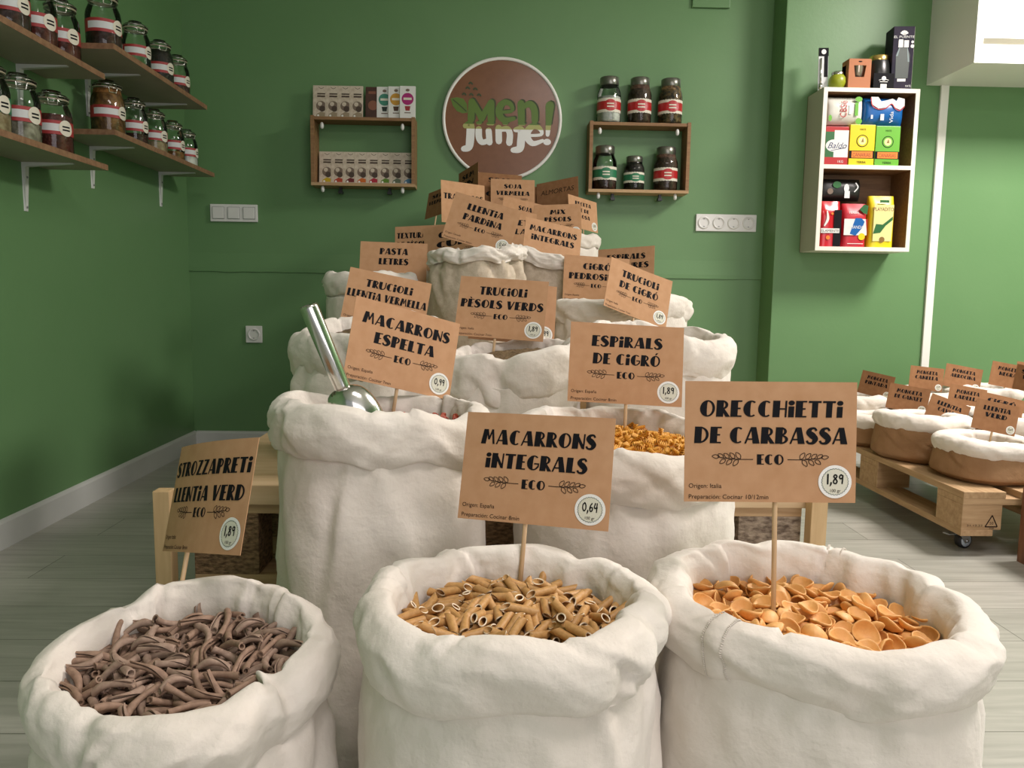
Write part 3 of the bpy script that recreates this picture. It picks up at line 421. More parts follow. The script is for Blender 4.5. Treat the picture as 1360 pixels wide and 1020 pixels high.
0,16,-16,237,510,-329,-723,-330, 1,-972,40,115,21,-646,186,-740, 0,240,-1219,142,271,-861,249,-351, 1,-460,-942,168,256,670,-243,-653, 0,850,-554,109,452,-552,-404,-572, 1,-244,232,160,336,-117,701,619,
0,772,806,89,477,702,47,527, 1,1106,-411,88,188,511,-405,-734, 0,-170,89,210,726,656,-69,195, 1,1012,-636,81,637,-424,598,-239, 0,704,-876,130,79,-806,-587,-13, 1,323,-702,151,306,846,-203,386,
0,-369,-765,194,267,76,-816,507, 1,-996,890,88,39,-102,992,-68, 0,-424,102,187,305,519,654,459, 1,1208,-201,142,32,-483,-190,-854, 0,314,-232,200,273,779,-417,-380, 1,-792,-707,119,485,439,-297,696,
0,975,-185,117,305,-482,-518,-637, 1,-898,420,110,564,-31,-720,403, 0,509,-1082,135,742,-658,76,-100, 1,577,160,168,431,-175,854,-233, 0,9,-422,197,834,-236,-322,-380, 1,346,779,145,346,-488,-118,-793,
0,-1003,-49,144,102,486,12,868, 1,-88,985,129,540,-444,314,643, 0,616,308,143,119,239,684,679, 1,-758,598,108,323,116,705,621, 0,-368,-554,226,246,39,674,-696, 1,469,278,148,140,307,-628,702,
0,-226,1225,161,533,345,719,284, 1,-925,944,196,689,-510,-450,251, 0,-667,-339,138,559,-648,-175,-487, 1,970,-406,105,35,318,634,-704, 0,275,577,142,463,-704,-209,-497, 1,-374,-1162,117,549,-278,289,-733,
0,52,1088,147,514,-421,-655,-360, 1,-57,1230,112,897,-83,420,108, 0,-152,-1167,158,64,447,571,686, 1,-217,-148,162,206,-495,501,-679, 0,1231,-524,161,606,-359,602,375, 1,744,470,120,111,316,672,660,
0,482,1000,154,331,740,-53,-584, 1,-937,-540,174,711,198,-668,95]
# ---------------------------------------------------------------- lettering: heavy-stem / hairline capitals
def _bar(p, q, w):
    d = Vector((q[0] - p[0], q[1] - p[1])).normalized(); n = Vector((-d.y, d.x)) * w / 2
    return [[(p[0] - n.x, p[1] - n.y), (q[0] - n.x, q[1] - n.y), (q[0] + n.x, q[1] + n.y), (p[0] + n.x, p[1] + n.y)]]
def _strip(A, B): return [[A[i], A[i + 1], B[i + 1], B[i]] for i in range(len(A) - 1)]
def _ring(cx, cy, rx, ry, a0, a1, tl, tr, tv=0.085, n=16):
    A = []; B = []
    for i in range(n + 1):
        a = math.radians(a0 + (a1 - a0) * i / n); c, s = math.cos(a), math.sin(a); t = tl if c < 0 else tr
        A.append((cx + rx * c, cy + ry * s)); B.append((cx + (rx - t) * c, cy + (ry - tv) * s))
    return _strip(A, B)
def _vs(pts, ws, n=6, round_=False):
    P = crom([(p[0], p[1], w) for p, w in zip(pts, ws)], n); A = []; B = []
    for i, p in enumerate(P):
        d = P[min(i + 1, len(P) - 1)] - P[max(i - 1, 0)]; d = Vector((d.x, d.y)).normalized(); q = Vector((-d.y, d.x)) * p.z / 2
        A.append((p.x + q.x, p.y + q.y)); B.append((p.x - q.x, p.y - q.y))
    out = _strip(A, B)
    if round_:
        for p in (P[0], P[-1]): out.append([(p.x + p.z / 2 * math.cos(a * PI / 4), p.y + p.z / 2 * math.sin(a * PI / 4)) for a in range(8)])
    return out
def _r(x0, x1, y0, y1): return [[(x0, y0), (x1, y0), (x1, y1), (x0, y1)]]
def _disc(cx, cy, r, n=12, ry=None): return [[(cx + r * math.cos(2 * PI * i / n), cy + (ry or r) * math.sin(2 * PI * i / n)) for i in range(n)]]
K = 0.33; t_ = 0.11
GL = {
 'A': (.70, [[(0.0, 0), (.09, 0), (.36, 1), (.27, 1)]] + [[(.40, 0), (.72, 0), (.52, 1), (.27, 1)]] + _r(.12, .5, .22, .31)),
 'B': (.60, _r(0, K, 0, 1) + _ring(.24, .74, .28, .26, 90, -90, t_, t_ + .02) + _ring(.24, .26, .36, .28, 90, -90, t_, t_ + .03)),
 'C': (.62, _ring(.36, .5, .36, .5, 55, 305, K, t_)),
 'D': (.66, _r(0, K, 0, 1) + _ring(.22, .5, .44, .5, 90, -90, t_, t_ + .02)),
 'E': (.52, _r(0, K, 0, 1) + _r(.2, .52, .91, 1) + _r(.2, .46, .47, .56) + _r(.2, .52, 0, .09)),
 'F': (.50, _r(0, K, 0, 1) + _r(.2, .50, .91, 1) + _r(.2, .45, .46, .55)),
 'G': (.66, _ring(.36, .5, .36, .5, 50, 330, K, t_) + _r(.40, .68, .40, .49) + _r(.60, .68, .22, .46)),
 'H': (.66, _r(0, K, 0, 1) + _r(.57, .66, 0, 1) + _r(.2, .6, .46, .55)),
 'i': (.27, _r(.0, .27, 0, .66) + _disc(.135, .87, .15)),
 'J': (.42, _vs([(.30, 1), (.30, .35), (.22, .08), (.02, .10)], [.235, .235, .15, .09])),
 'L': (.50, _r(0, K, 0, 1) + _r(.2, .50, 0, .10)),
 'M': (.82, [[(0, 0), (.29, 0), (.37, 1), (.10, 1)]] + _bar((.32, .98), (.45, .30), .10) + _bar((.45, .30), (.62, .98), .10) + [[(.70, 0), (.82, 0), (.68, 1), (.56, 1)]]),
 'N': (.68, _r(0, K, 0, 1) + _bar((.18, .97), (.62, .05), .16) + _r(.59, .68, 0, 1)),
 'O': (.70, _ring(.35, .5, .35, .5, 0, 360, K - .01, t_ + .01, n=28)),
 'P': (.56, _r(0, K, 0, 1) + _ring(.24, .70, .32, .30, 90, -90, t_, t_ + .02)),
 'R': (.60, _r(0, K, 0, 1) + _ring(.24, .72, .30, .28, 90, -90, t_, t_ + .02) + [[(.24, .44), (.38, .47), (.66, 0), (.44, 0)]]),
 'S': (.54, _vs([(.46, .80), (.36, .95), (.17, .90), (.12, .70), (.27, .52), (.42, .30), (.33, .07), (.13, .05), (.03, .20)], [.10, .12, .17, .28, .34, .28, .18, .12, .11])),
 'T': (.60, _r(.17, .45, 0, 1) + _r(0, .60, .88, 1)),
 'U': (.66, _vs([(.12, 1), (.12, .42), (.2, .10), (.36, .045), (.54, .14), (.615, .42), (.615, 1)], [.32, .32, .25, .13, .11, .11, .11])),
 'V': (.66, [[(.18, 0), (.42, 0), (.30, 1), (0, 1)]] + [[(.27, 0), (.40, 0), (.67, 1), (.56, 1)]]),
 'X': (.64, [[(.36, 0), (.66, 0), (.29, 1), (0, 1)]] + _bar((.04, 0), (.58, 1), .09)),
 'Z': (.58, _r(.03, .56, .90, 1) + _r(0, .58, 0, .10) + [[(0, .06), (.26, .06), (.56, .94), (.30, .94)]]),
 ' ': (.26, []),
}
GL['Ó'] = (GL['O'][0], GL['O'][1] + [[(.30, 1.07), (.40, 1.05), (.52, 1.25), (.38, 1.25)]])
GL['È'] = (GL['E'][0], GL['E'][1] + [[(.22, 1.05), (.32, 1.07), (.22, 1.25), (.08, 1.25)]])
GL['I'] = GL['i']; GL['Q'] = (.70, GL['O'][1] + [[(.38, .12), (.50, .22), (.74, -.08), (.56, -.08)]])
W_ = .15
DG = {
 '0': (.58, _vs([(.30, .92), (.10, .75), (.08, .35), (.26, .06), (.48, .25), (.50, .65), (.36, .93), (.28, .92)], [W_] * 8)),
 '1': (.26, _vs([(.14, .98), (.13, .5), (.12, .02)], [W_ + .03] * 3, round_=True)),
 ',': (.26, _vs([(.16, .12), (.12, -.08), (.04, -.22)], [W_ + .03, W_, .07], round_=True)),
 '8': (.56, _vs([(.46, .86), (.26, .95), (.12, .78), (.26, .58), (.46, .30), (.34, .05), (.12, .12), (.12, .36), (.34, .60), (.48, .84)], [W_] * 10)),
 '9': (.54, _vs([(.44, .86), (.26, .95), (.10, .76), (.20, .55), (.42, .66), (.45, .92), (.42, .4), (.38, .0)], [W_] * 8)),
 '6': (.54, _vs([(.40, .96), (.18, .70), (.08, .32), (.22, .05), (.44, .18), (.42, .44), (.22, .48), (.10, .30)], [W_] * 8)),
 '7': (.50, _vs([(.04, .92), (.25, .93), (.46, .92)], [W_] * 3) + _vs([(.45, .94), (.28, .5), (.18, .0)], [W_] * 3)),
 '5': (.52, _vs([(.44, .93), (.14, .93), (.10, .55), (.34, .56), (.46, .30), (.30, .05), (.06, .08)], [W_] * 7)),
 '4': (.58, _vs([(.22, .96), (.10, .46), (.50, .48)], [W_] * 3, round_=True) + _vs([(.46, .95), (.44, .5), (.42, 0)], [W_] * 3, round_=True)),
}
def lay(text, table=GL, gap=.07):
    """polygons of a line of text with cap height 1, starting at x = 0, and its width"""
    x = 0; out = []
    for c in text:
        w_, P = table[c]; out += [[(px + x, py) for px, py in p] for p in P]; x += w_ + gap
    return out, x - gap
def put(polys, w0, cx, cz, h, width=None, slant=0.0):
    sx = h if width is None else width / w0
    return [[(cx + (px - w0 / 2 + slant * py) * sx, cz + (py - .5) * h) for px, py in p] for p in polys]
_fc = {}
def plain(text, size, shear=0.0):                         # small print in the built-in face: (verts, faces, width)
    if (text, shear) not in _fc:
        cu = bpy.data.curves.new('print', 'FONT'); cu.body = text; cu.size = 1; cu.shear = shear; cu.resolution_u = 3
        o = bpy.data.objects.new('print', cu); COL.objects.link(o)
        dg = bpy.context.evaluated_depsgraph_get(); me = bpy.data.meshes.new_from_object(o.evaluated_get(dg))
        _fc[(text, shear)] = ([(v.co.x, v.co.y) for v in me.vertices], [list(p.vertices) for p in me.polygons])
        bpy.data.objects.remove(o); bpy.data.curves.remove(cu); bpy.data.meshes.remove(me)
    v, f = _fc[(text, shear)]; wd = max([p[0] for p in v] + [0.01])
    return [(x * size, y * size) for x, y in v], f, wd * size
def printed(mb, text, x, z, size, y, mi=0, fn=None, align='L', shear=0.0, width=None, up_=False, Mx=None):
    v, f, wd = plain(text, size, shear); k = 1 if width is None else width / wd; wd *= k
    dx = {'L': 0, 'C': -wd / 2, 'R': -wd}[align]
    P = [((x + px * k + dx, y, z + pz) if not up_ else (x - pz, y, z + px * k + dx)) for px, pz in v]
    mb.add([fn(*p) for p in P] if fn else P, f, mi, False, Mx)
def sprig(side):
    """line drawing of a leafy twig, unit length, growing outwards from x = 0"""
    out = _vs([(0, 0), (.45, .0), (.8, .03), (1.0, .06)], [.022] * 4, 4)
    def leaf(x, z, ang, L):
        c, s = math.cos(ang), math.sin(ang); A = []
        for u, v in ((0, 0), (.3, .26), (.65, .25), (1, 0), (.65, -.2), (.3, -.22), (0, 0)): A.append((x + L * (u * c - v * s), z + L * (u * s + v * c)))
        return _vs(A, [.02] * 7, 3)
    for k, x in enumerate((.36, .52, .68, .84)): out += leaf(x, .01 + .01 * k, .95 - .12 * k, .225 - .012 * k)
    for k, x in enumerate((.42, .60, .78)): out += leaf(x, -.01, -.90 + .15 * k, .225 - .012 * k)
    out += leaf(.97, .055, .15, .2)
    return [[(side * px, pz) for px, pz in p] for p in out]
# ---------------------------------------------------------------- price cards on sticks
def card_sign(label, lines, C, ang, size=(.21, .148), price='1,89', bend=0.0, bendc=0.0, drop=.12, info=None, sprigs=True, eco=True, cap=.137, ys=(.225, .445), group='kraft price cards on sticks', widths=None, mat='kraft', plain_line=None, stick_x=0.0, tx0=0.0, sticker=True, slot=True, hand=False):
    W, H = size; e = Euler((math.radians(ang[1]), math.radians(ang[2]), math.radians(ang[0])), 'XYZ')
    Rz = Matrix.Rotation(math.radians(ang[0]), 3, 'Z') @ Matrix.Rotation(math.radians(ang[1]), 3, 'X') @ Matrix.Rotation(math.radians(ang[2]), 3, 'Y')
    base = Vector(C) - Rz @ Vector((0, 0, H / 2 + drop))
    root = thing('price_card', label, 'sign', base, Rz.to_euler(), group)
    cz = H / 2 + drop
    def fn(x, y, z): return (x, y + bend * (x / (W / 2)) ** 2 * .01 + bendc * (x / (W / 2)) * abs(x / (W / 2)) * .01, z)
    mb = MB(); n = 14
    for y, fl in ((0, 1), (.0007, 0)):
        rows = [[fn(-W / 2 + W * i / n, y, cz + H / 2 * s) for i in range(n + 1)] for s in (-1, -.33, .33, 1)]
        mb.grid(rows if fl else [r_[::-1] for r_ in rows], 0, closed=False, smooth=False)
    for s in (-1, 1):
        mb.grid([[fn(-W / 2 + W * i / n, 0, cz + s * H / 2) for i in range(n + 1)], [fn(-W / 2 + W * i / n, .0007, cz + s * H / 2) for i in range(n + 1)]], 0, closed=False, smooth=False)
        mb.grid([[fn(s * W / 2, 0, cz - H / 2), fn(s * W / 2, .0007, cz - H / 2)], [fn(s * W / 2, 0, cz + H / 2), fn(s * W / 2, .0007, cz + H / 2)]], 0, closed=False, smooth=False)
    mb.build('card', M[mat], root)
    def X(fx): return (fx - .5) * W
    def Z(fz): return cz + H / 2 - fz * H
    tx = MB(); e1 = -.0004
    for k, t in enumerate(lines):
        P, w0 = lay(t); wd = widths[k] * W if widths else None
        h = cap * H if not hand else .12 * H
        if hand: printed(tx, t, 0, Z(ys[k]) - .05 * H, .21 * H, e1, 0, fn, 'C', .15, wd); continue
        tx.flat(put(P, w0, tx0 * W, Z(ys[k]), h, wd, .04), e1, 0, fn)
    if eco:
        P, w0 = lay('ECO'); tx.flat(put(P, w0, 0, Z(.645), .085 * H, .155 * W), e1, 0, fn)
    if lines: tx.build('lettering', M['ink'] if not hand else M['inkb'], root)
    if sprigs and eco:
        for s in (-1, 1):
            sp = MB(); sp.flat([[(s * .10 * W + px * .205 * W, Z(.645) + pz * .205 * W) for px, pz in p] for p in sprig(s)], e1, 0, fn)
            sp.build('twig_drawing', M['inkb'], root)
    if info:
        it = MB(); printed(it, info[0], X(.025), Z(.885), .0078, e1, 0, fn); printed(it, info[1], X(.025), Z(.975), .0078, e1, 0, fn)
        it.build('small_print', M['inkb'], root)
    if price is not None and sticker:
        r0 = .097 * W; sx, sz = X(.878), Z(.825)
        st = MB(); st.flat(_disc(sx, sz, r0, 40), e1 - .0002, 0, fn)
        st.flat(_disc(sx, sz, r0 * .80, 32), e1 - .0004, 1, fn)
        A = []; B = []
        for i in range(121):
            a = 2 * PI * i / 120; rr = r0 * (.80 + .025 * math.sin(a * 30)); A.append((sx + rr * math.cos(a), sz + rr * math.sin(a))); rr *= .965; B.append((sx + rr * math.cos(a), sz + rr * math.sin(a)))
        st.flat(_strip(A, B), e1 - .0005, 2, fn)
        so = st.build('price_sticker', [M['sticker'], M['stickin'], M['stickr']], root, label='round white price sticker')
        P, w0 = lay(price, DG, .06); pt = MB(); pt.flat(put(P, w0, sx, sz + r0 * .16, r0 * .58, r0 * 1.02), e1 - .0007, 0, fn)
        printed(pt, '100 gr', sx, sz - r0 * .62, r0 * .26, e1 - .0007, 1, fn, 'C')
        pt.build('price_lettering', [M['marker'], M['inkb']], so)
    sk = MB(); sk.tube([(stick_x, .004 + .0007, -.045), (stick_x, .004 + .0007, cz * .5), (stick_x, .004 + .0007, cz + H * .25)], .0032, 10)
    sk.build('stick', M['stick'], root)
    return root
# ---------------------------------------------------------------- rolled-down sacks
def sack(label, cx, cy, z0, zr, R, ex=1.0, ey=1.0, rot=0.0, cuff=.075, seed=0, bodym='cloth', cuffm='cloth', n=96, tilt=(0, 0), pinch=(), flare=0.0, open_=.75, wr=1.0, group=None, seams=(), fill=None, filld=.05, square=.035, hemamp=.012, name='grain_sack', puff=1.0, filllabel=None, sag=0.0):
    root = thing(name, label, 'sack', (cx, cy, z0), (0, 0, 0), group); h = zr - z0; s0 = seed * 7.31
    def nz(a, b, f, g, k=0): return noise.noise(Vector((math.cos(a) * f + s0, math.sin(a) * f + k * 3.7, b * g + s0 * .37)))
    def ridge(a, b, f, g, k=0): return 1 - abs(nz(a, b, f, g, k)) * 2
    def shape(a): return (1 + square * math.cos(4 * (a - .3 * seed)) + .035 * nz(a, 0, 1.2, 1, 9))
    def crest(a): return tilt[0] * math.cos(a - tilt[1]) + .010 * wr * nz(a, 0, 2.0, 1, 4) + sum(-dz * math.exp(-((math.remainder(a - p, 2 * PI)) / wd) ** 2) for p, wd, dr, dz in pinch)
    def pin(a): return sum(dr * math.exp(-((math.remainder(a - p, 2 * PI)) / wd) ** 2) for p, wd, dr, dz in pinch)
    rp = random.Random(seed * 17 + 3)
    pleats = [(rp.uniform(0, 2 * PI), rp.uniform(.022, .06), rp.uniform(.003, .009), rp.uniform(-.7, .7), rp.choice((1, 1, -1))) for _ in range(12)]
    outs = [(rp.uniform(0, 2 * PI), rp.uniform(.03, .10), rp.uniform(.0015, .0045), rp.uniform(-2.2, 2.2)) for _ in range(16)]
    bods = [(rp.uniform(0, 2 * PI), rp.uniform(.05, .16), rp.uniform(.002, .006), rp.uniform(-1.8, 1.8), rp.uniform(.25, .95)) for _ in range(18)]
    def pleat(a, u):                                       # narrow folds over the crest and down the inside
        t = 0
        for p, wd, d, sk, sg in pleats:
            e = math.remainder(a - p - sk * (u - .5), 2 * PI) / wd
            if abs(e) < 4: t -= d * (math.exp(-e * e) - .55 * math.exp(-(e - 1.6 * sg) ** 2))
        return t
    def crease(a, u):
        t = 0
        for p, wd, d, sk in outs:
            e = math.remainder(a - p - sk * (u - .2), 2 * PI) / wd
            if abs(e) < 4: t -= d * (math.exp(-e * e) - .6 * math.exp(-(e - 1.5) ** 2))
        return t
    def bodyfold(a, v):
        t = 0
        for p, wd, d, sk, c in bods:
            e = math.remainder(a - p - sk * (v - c), 2 * PI) / wd; g = (v - c) / .22
            if abs(e) < 4 and abs(g) < 2.5: t -= d * (math.exp(-e * e) - .7 * math.exp(-(e - 1.5) ** 2)) * math.exp(-g * g)
        return t
    c0, s0_ = math.cos(rot), math.sin(rot)
    def place(a, r, z):
        x = r * math.cos(a) * ex; y = r * math.sin(a) * ey
        return (x * c0 - y * s0_, x * s0_ + y * c0, z)
    body = crom([(0.02, .0), (.5, 0.0), (.86, .0), (.96 + flare * .7, .014), (.995 + flare, .06 * h / .4), (1.0 + flare * .9, .28 * h), (1.0 + flare * .5, .52 * h), (.985, .74 * h), (.955, h - cuff - .012), (.925, h - cuff + .012), (.90, h - cuff * .45)], 8 if n > 90 else 4)
    rows = []
    for p in body:
        v = p.y / h; wv = min(1, max(0, (p.y - .02) / .08)); top = max(0, v - .35) / .65
        row = []
        for i in range(n):
            a = 2 * PI * i / n; r = p.x * R * shape(a)
            d = wr * wv * (.0065 * nz(a, p.y, 2.0, 6) + .0035 * ridge(a + p.y * 2.5, p.y, 3.2, 9, 1) * (.4 + top) + .0022 * nz(a, p.y, 7, 22, 2) + .0012 * nz(a, p.y, 16, 60, 3))
            d += wr * 1.2 * bodyfold(a, v)
            d += wr * .004 * top ** 3 * nz(a, 0, 9, 1, 6) - pin(a) * .5 * top
            row.append(place(a, max(.001, r + d * (1 if p.x > .5 else 0)), max(0, p.y + crest(a) * top)))
        rows.append(row)
    mb = MB(); mb.grid(rows, 0); mb.add(rows[0], [tuple(range(n))[::-1]], 0, True)
    mb.build('sack_body', M[bodym], root)
    inner = open_
    prof = crom([(.885, h - cuff * .80), (.93, h - cuff * 1.04), (.985, h - cuff * 1.0), (1.015 + .02 * puff, h - cuff * .74), (1.02 + .035 * puff, h - cuff * .45), (1.01 + .02 * puff, h - cuff * .18), (.965, h - cuff * .02), ((.93 + inner) / 2 + .02, h + .002), (inner + .05, h - cuff * .10), (inner + .015, h - cuff * .34), (inner, h - cuff * .75), (inner - .015, h - cuff * 1.3), (inner - .03, h - cuff * 2.0)], 7 if n > 90 else 4)
    def cp(a, k, off=0.0):
        kk = min(int(k), len(prof) - 1); p = prof[kk]; u = kk / (len(prof) - 1)
        r = p.x * R * shape(a)
        fold = .0055 * nz(a, u, 2.2, 3.0) + .0042 * ridge(a + u * .9, u, 3.0, 4.5, 1) + .0018 * nz(a, u, 8, 12, 2) + .0009 * nz(a, u, 18, 30, 3)
        innerw = max(0, (u - .58) / .42)
        ow = math.exp(-((u - .30) / .17) ** 2); pw = 1 / (1 + math.exp(-(u - .46) * 22)) * (1 - .55 * max(0, u - .75) / .25)
        fold = fold * (1 - .5 * innerw) + innerw * (.007 * nz(a, u * .4, 4.5, 1.5, 5) + .004 * ridge(a, u * .5, 6, 2, 6))
        fold += 1.3 * ow * crease(a, u); pl = pleat(a, u) * pw
        sg = min(1, max(0, (u - .44) / .22)); sg = sg * sg * (3 - 2 * sg); fold = fold - pl * (1.5 * sg - .5)
        hem = max(0, 1 - u / .28)
        r += wr * fold - pin(a) * (1 - hem * .6) + .006 * wr * hem * ridge(a, 0, 4.5, 1, 8) + off
        z = p.y + .8 * wr * pl * math.exp(-((u - .52) / .12) ** 2) + crest(a) * (1 - .25 * innerw) + hem * (hemamp * nz(a, 0, 1.8, 1, 7) + .004 * nz(a, 0, 6, 1, 8)) - sag * hem
        return place(a, r, z + (off if .4 < u < .65 else 0))
    mb = MB(); mb.grid([[cp(2 * PI * i / n, k) for i in range(n)] for k in range(len(prof))], 0)
    mb.build('rolled_cuff', M[cuffm], root)
    for a0 in seams:                                       # stitched seam running over the roll
        sm = MB(); L_ = len(prof); ks = list(range(int(L_ * .1), L_ - 2)); wdt = .009 / R
        sm.grid([[cp(a0 + wdt * s, k, .0004 if abs(s) == 1 else .0016) for s in (-1, -.8, 0, .8, 1)] for k in ks], 0, closed=False)
        for q in range(1, len(ks) - 1):
            for s in (-1.15, 1.15):
                A, B = cp(a0 + wdt * s, ks[q], .0014), cp(a0 + wdt * s * .8, ks[q], .0022); sm.tube([A, B], .0006, 4)
        sm.build('seam', M[cuffm], root)
    if fill:
        fz = h - filld; fr = (open_ + .03) * R; m2 = MB(); rr = []
        for f in (.02, .2, .4, .6, .8, .95, 1.08):
            row = []
            for i in range(48):
                a = 2 * PI * i / 48; x, y, z = place(a, fr * f, fz + .012 * (1 - f * f)); z += tilt[0] * math.cos(a - tilt[1]) * f + .003 * noise.noise(Vector((x * 120 + s0, y * 120, 0))) + .004 * noise.noise(Vector((x * 40 + s0, y * 40, 0)))
                row.append((cx + x, cy + y, z0 + z))
            rr.append(row)
        m2.grid(rr, 0); m2.add(rr[0], [tuple(range(48))], 0, True)
        o = m2.build(fill[0], M[fill[1]]); tag(o, filllabel or fill[2], fill[3], None, 'stuff')
    return root
# ---------------------------------------------------------------- the room
def slab(name, x0, x1, y0, y1, z0, z1, m, bev=0):
    return struct_(MB().box(x0, x1, y0, y1, z0, z1, 0, None, bev).build(name, m))
YB, XL, YP, XP = 3.9, -1.47, 3.73, 1.345
def floor_mat():
    m = pm('grey_wood_laminate', (0.27, 0.27, 0.215), 0.34, bump=[(40, 0.05, 0.001)], spec=0.5, stretch=(1, 6, 1)); nt = m.node_tree; N = nt.nodes; L = nt.links; b = N['Principled BSDF']
    tc = N.new('ShaderNodeTexCoord'); br = N.new('ShaderNodeTexBrick'); br.offset = .37
    for k, v in (('Scale', 1.0), ('Mortar Size', .0012), ('Brick Width', 1.25), ('Row Height', .19), ('Bias', 0.0)): br.inputs[k].default_value = v
    br.inputs['Color1'].default_value = (.42, .41, .365, 1); br.inputs['Color2'].default_value = (.35, .35, .305, 1); br.inputs['Mortar'].default_value = (.12, .12, .095, 1)
    mp = N.new('ShaderNodeMapping'); mp.inputs['Scale'].default_value = (1.6, 22, 1); nz = N.new('ShaderNodeTexNoise'); nz.inputs['Scale'].default_value = 2.2; nz.inputs['Detail'].default_value = 8; nz.inputs['Distortion'].default_value = .6
    rp = N.new('ShaderNodeValToRGB'); rp.color_ramp.elements[0].position = .3; rp.color_ramp.elements[0].color = (.80, .80, .78, 1); rp.color_ramp.elements[1].position = .7; rp.color_ramp.elements[1].color = (1.08, 1.08, 1.07, 1)
    mx = N.new('ShaderNodeMix'); mx.data_type = 'RGBA'; mx.blend_type = 'MULTIPLY'; mx.inputs[0].default_value = 1
    L.new(tc.outputs['Object'], br.inputs['Vector']); L.new(tc.outputs['Object'], mp.inputs[0]); L.new(mp.outputs[0], nz.inputs['Vector']); L.new(nz.outputs['Fac'], rp.inputs[0])
    L.new(br.outputs['Color'], mx.inputs[6]); L.new(rp.outputs[0], mx.inputs[7]); L.new(mx.outputs[2], b.inputs['Base Color']); return m
slab('floor', XL - .1, 4.3, -3, YB + .1, -.1, 0, floor_mat())
slab('ceiling', XL - .1, 4.3, -3, YB + .1, 2.75, 2.85, M['ceil'])
slab('wall_left', XL - .1, XL, -3, YB + .1, 0, 2.75, M['wall'])
slab('wall_right', 4.2, 4.3, -3, YB + .1, 0, 2.75, M['wall'])
# back wall: the upper half stands 6 mm proud of the lower, which leaves the rough ledge at 0.875 m
wb = MB(); wb.box(XL - .1, 4.3, YB, YB + .1, 0, 2.75)
n = 90; top = []; fro = []
for i in range(n + 1):
    x = XL + (XP - XL) * i / n; z = .876 - .0022 * i / n + .0035 * noise.noise(Vector((x * 9, 0, 1))) * (1.6 if x < -1.0 else .5)
    top.append((x, YB + .001, z)); fro.append((x, YB - .007, z + .002))
wb.grid([top, fro, [(p[0], YB - .007, p[2] + .02) for p in fro], [(p[0], YB - .0005, p[2] + .09) for p in fro]], 0, closed=False, smooth=False)
struct_(wb.build('wall_back', M['wall']))
slab('wall_pillar', XP, 4.2, YP, YB + .0, 0, 2.75, M['wall'], .004)
def skirting(name, a, b, nrm):
    """skirting board profile swept from a to b along the wall; nrm points into the room"""
    P = [(0, 0), (.012, 0), (.012, .078), (.008, .086), (0, .089)]; A = []; B = []
    for d, z in P: A.append((a[0] + nrm[0] * d, a[1] + nrm[1] * d, z)); B.append((b[0] + nrm[0] * d, b[1] + nrm[1] * d, z))
    mb = MB(); mb.grid([A, B], 0, closed=False, smooth=False); mb.add(A, [range(5)]); mb.add(B, [range(5)])
    return struct_(mb.build(name, M['skirt']))
skirting('baseboard_left', (XL, -2.9), (XL, YB), (1, 0)); skirting('baseboard_back', (XL + .012, YB), (XP, YB), (0, -1)); skirting('baseboard_right', (XP, YP), (4.2, YP), (0, -1))
tr = MB(); tr.box(2.085, 2.123, YP - .014, YP, 0, 1.78, 0, None, .003); struct_(tr.build('trim_1', M['white']))
mb = MB(); mb.box(.946, 1.128, YB - .014, YB, 2.158, 2.30, 0, None, .004); tag(mb.build('junction_box', M['wall']), 'green painted flat junction box high on the back wall', 'junction box')
# switches and sockets
def plate(name, label, cat, x0, z0, nmod, kind):
    t = thing(name, label, cat, (x0, YB, z0)); s = .0735
    mb = MB(); mb.box(-.003, s * nmod + .003, -.011, 0, -.0415, .0415, 0, None, .003); mb.build('cover_plate', M['plastic'], t)
    for k in range(nmod):
        cx = s * (k + .5)
        if kind == 'switch':
            q = MB(); q.box(cx - .029, cx + .029, -.0125, -.010, -.029, .029, 1); q.box(cx - .027, cx + .027, -.016, -.012, -.027, .027, 0, None, .002); q.build('rocker', [M['plastic'], M['greyp']], t)
        else:
            q = MB(); rr = [(.031, -.011), (.030, -.0145), (.022, -.0145), (.020, -.004), (.0005, -.004)]
            q.lathe([(r, -y) for r, y in rr], 24, 0, Matrix.Translation((cx, 0, 0)) @ Matrix.Rotation(PI / 2, 4, 'X'), True, False, True)
            for dx in (-.0095, .0095): q.lathe([(.003, .0), (.003, .0052)], 10, 1, Matrix.Translation((cx + dx, 0, 0)) @ Matrix.Rotation(PI / 2, 4, 'X'))
            for dz in (-.0185, .0185): q.box(cx - .003, cx + .003, -.0135, -.004, dz - .002, dz + .002, 1)
            q.build('socket_insert', [M['plastic'], M['greyp']], t)
plate('light_switch', 'white triple light switch plate on the dark green wall near the corner', 'light switch', -1.355, 1.158, 3, 'switch')
plate('wall_socket', 'single white power socket low on the green wall beside the corner', 'socket', -1.199, .573, 1, 'socket')
plate('wall_socket', 'row of four white power sockets beside the pillar', 'socket', 1.009, 1.15, 4, 'socket')
# lit cabinet high in the corner beside the pillar
t = thing('light_cabinet', 'white wall cabinet with a glowing front panel, mounted above the trim strip', 'wall cabinet', (2.02, YP, 1.78))
mb = MB(); mb.box(0, 2.1, -.364, 0, 0, .016); mb.build('bottom_board', M['white'], t)
mb = MB(); mb.box(0, .016, -.362, 0, .016, .93); mb.build('side_board', M['white'], t)
mb = MB(); mb.box(0, 2.1, -.362, 0, .93, .95); mb.build('top_board', M['white'], t)
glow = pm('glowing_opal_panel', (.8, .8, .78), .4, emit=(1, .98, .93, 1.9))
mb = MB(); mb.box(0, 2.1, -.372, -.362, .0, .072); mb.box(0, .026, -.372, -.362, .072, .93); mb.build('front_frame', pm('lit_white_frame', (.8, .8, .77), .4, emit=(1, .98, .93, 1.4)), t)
mb = MB(); mb.box(.026, 2.1, -.352, -.345, .10, .93); mb.build('lit_panel', glow, t)
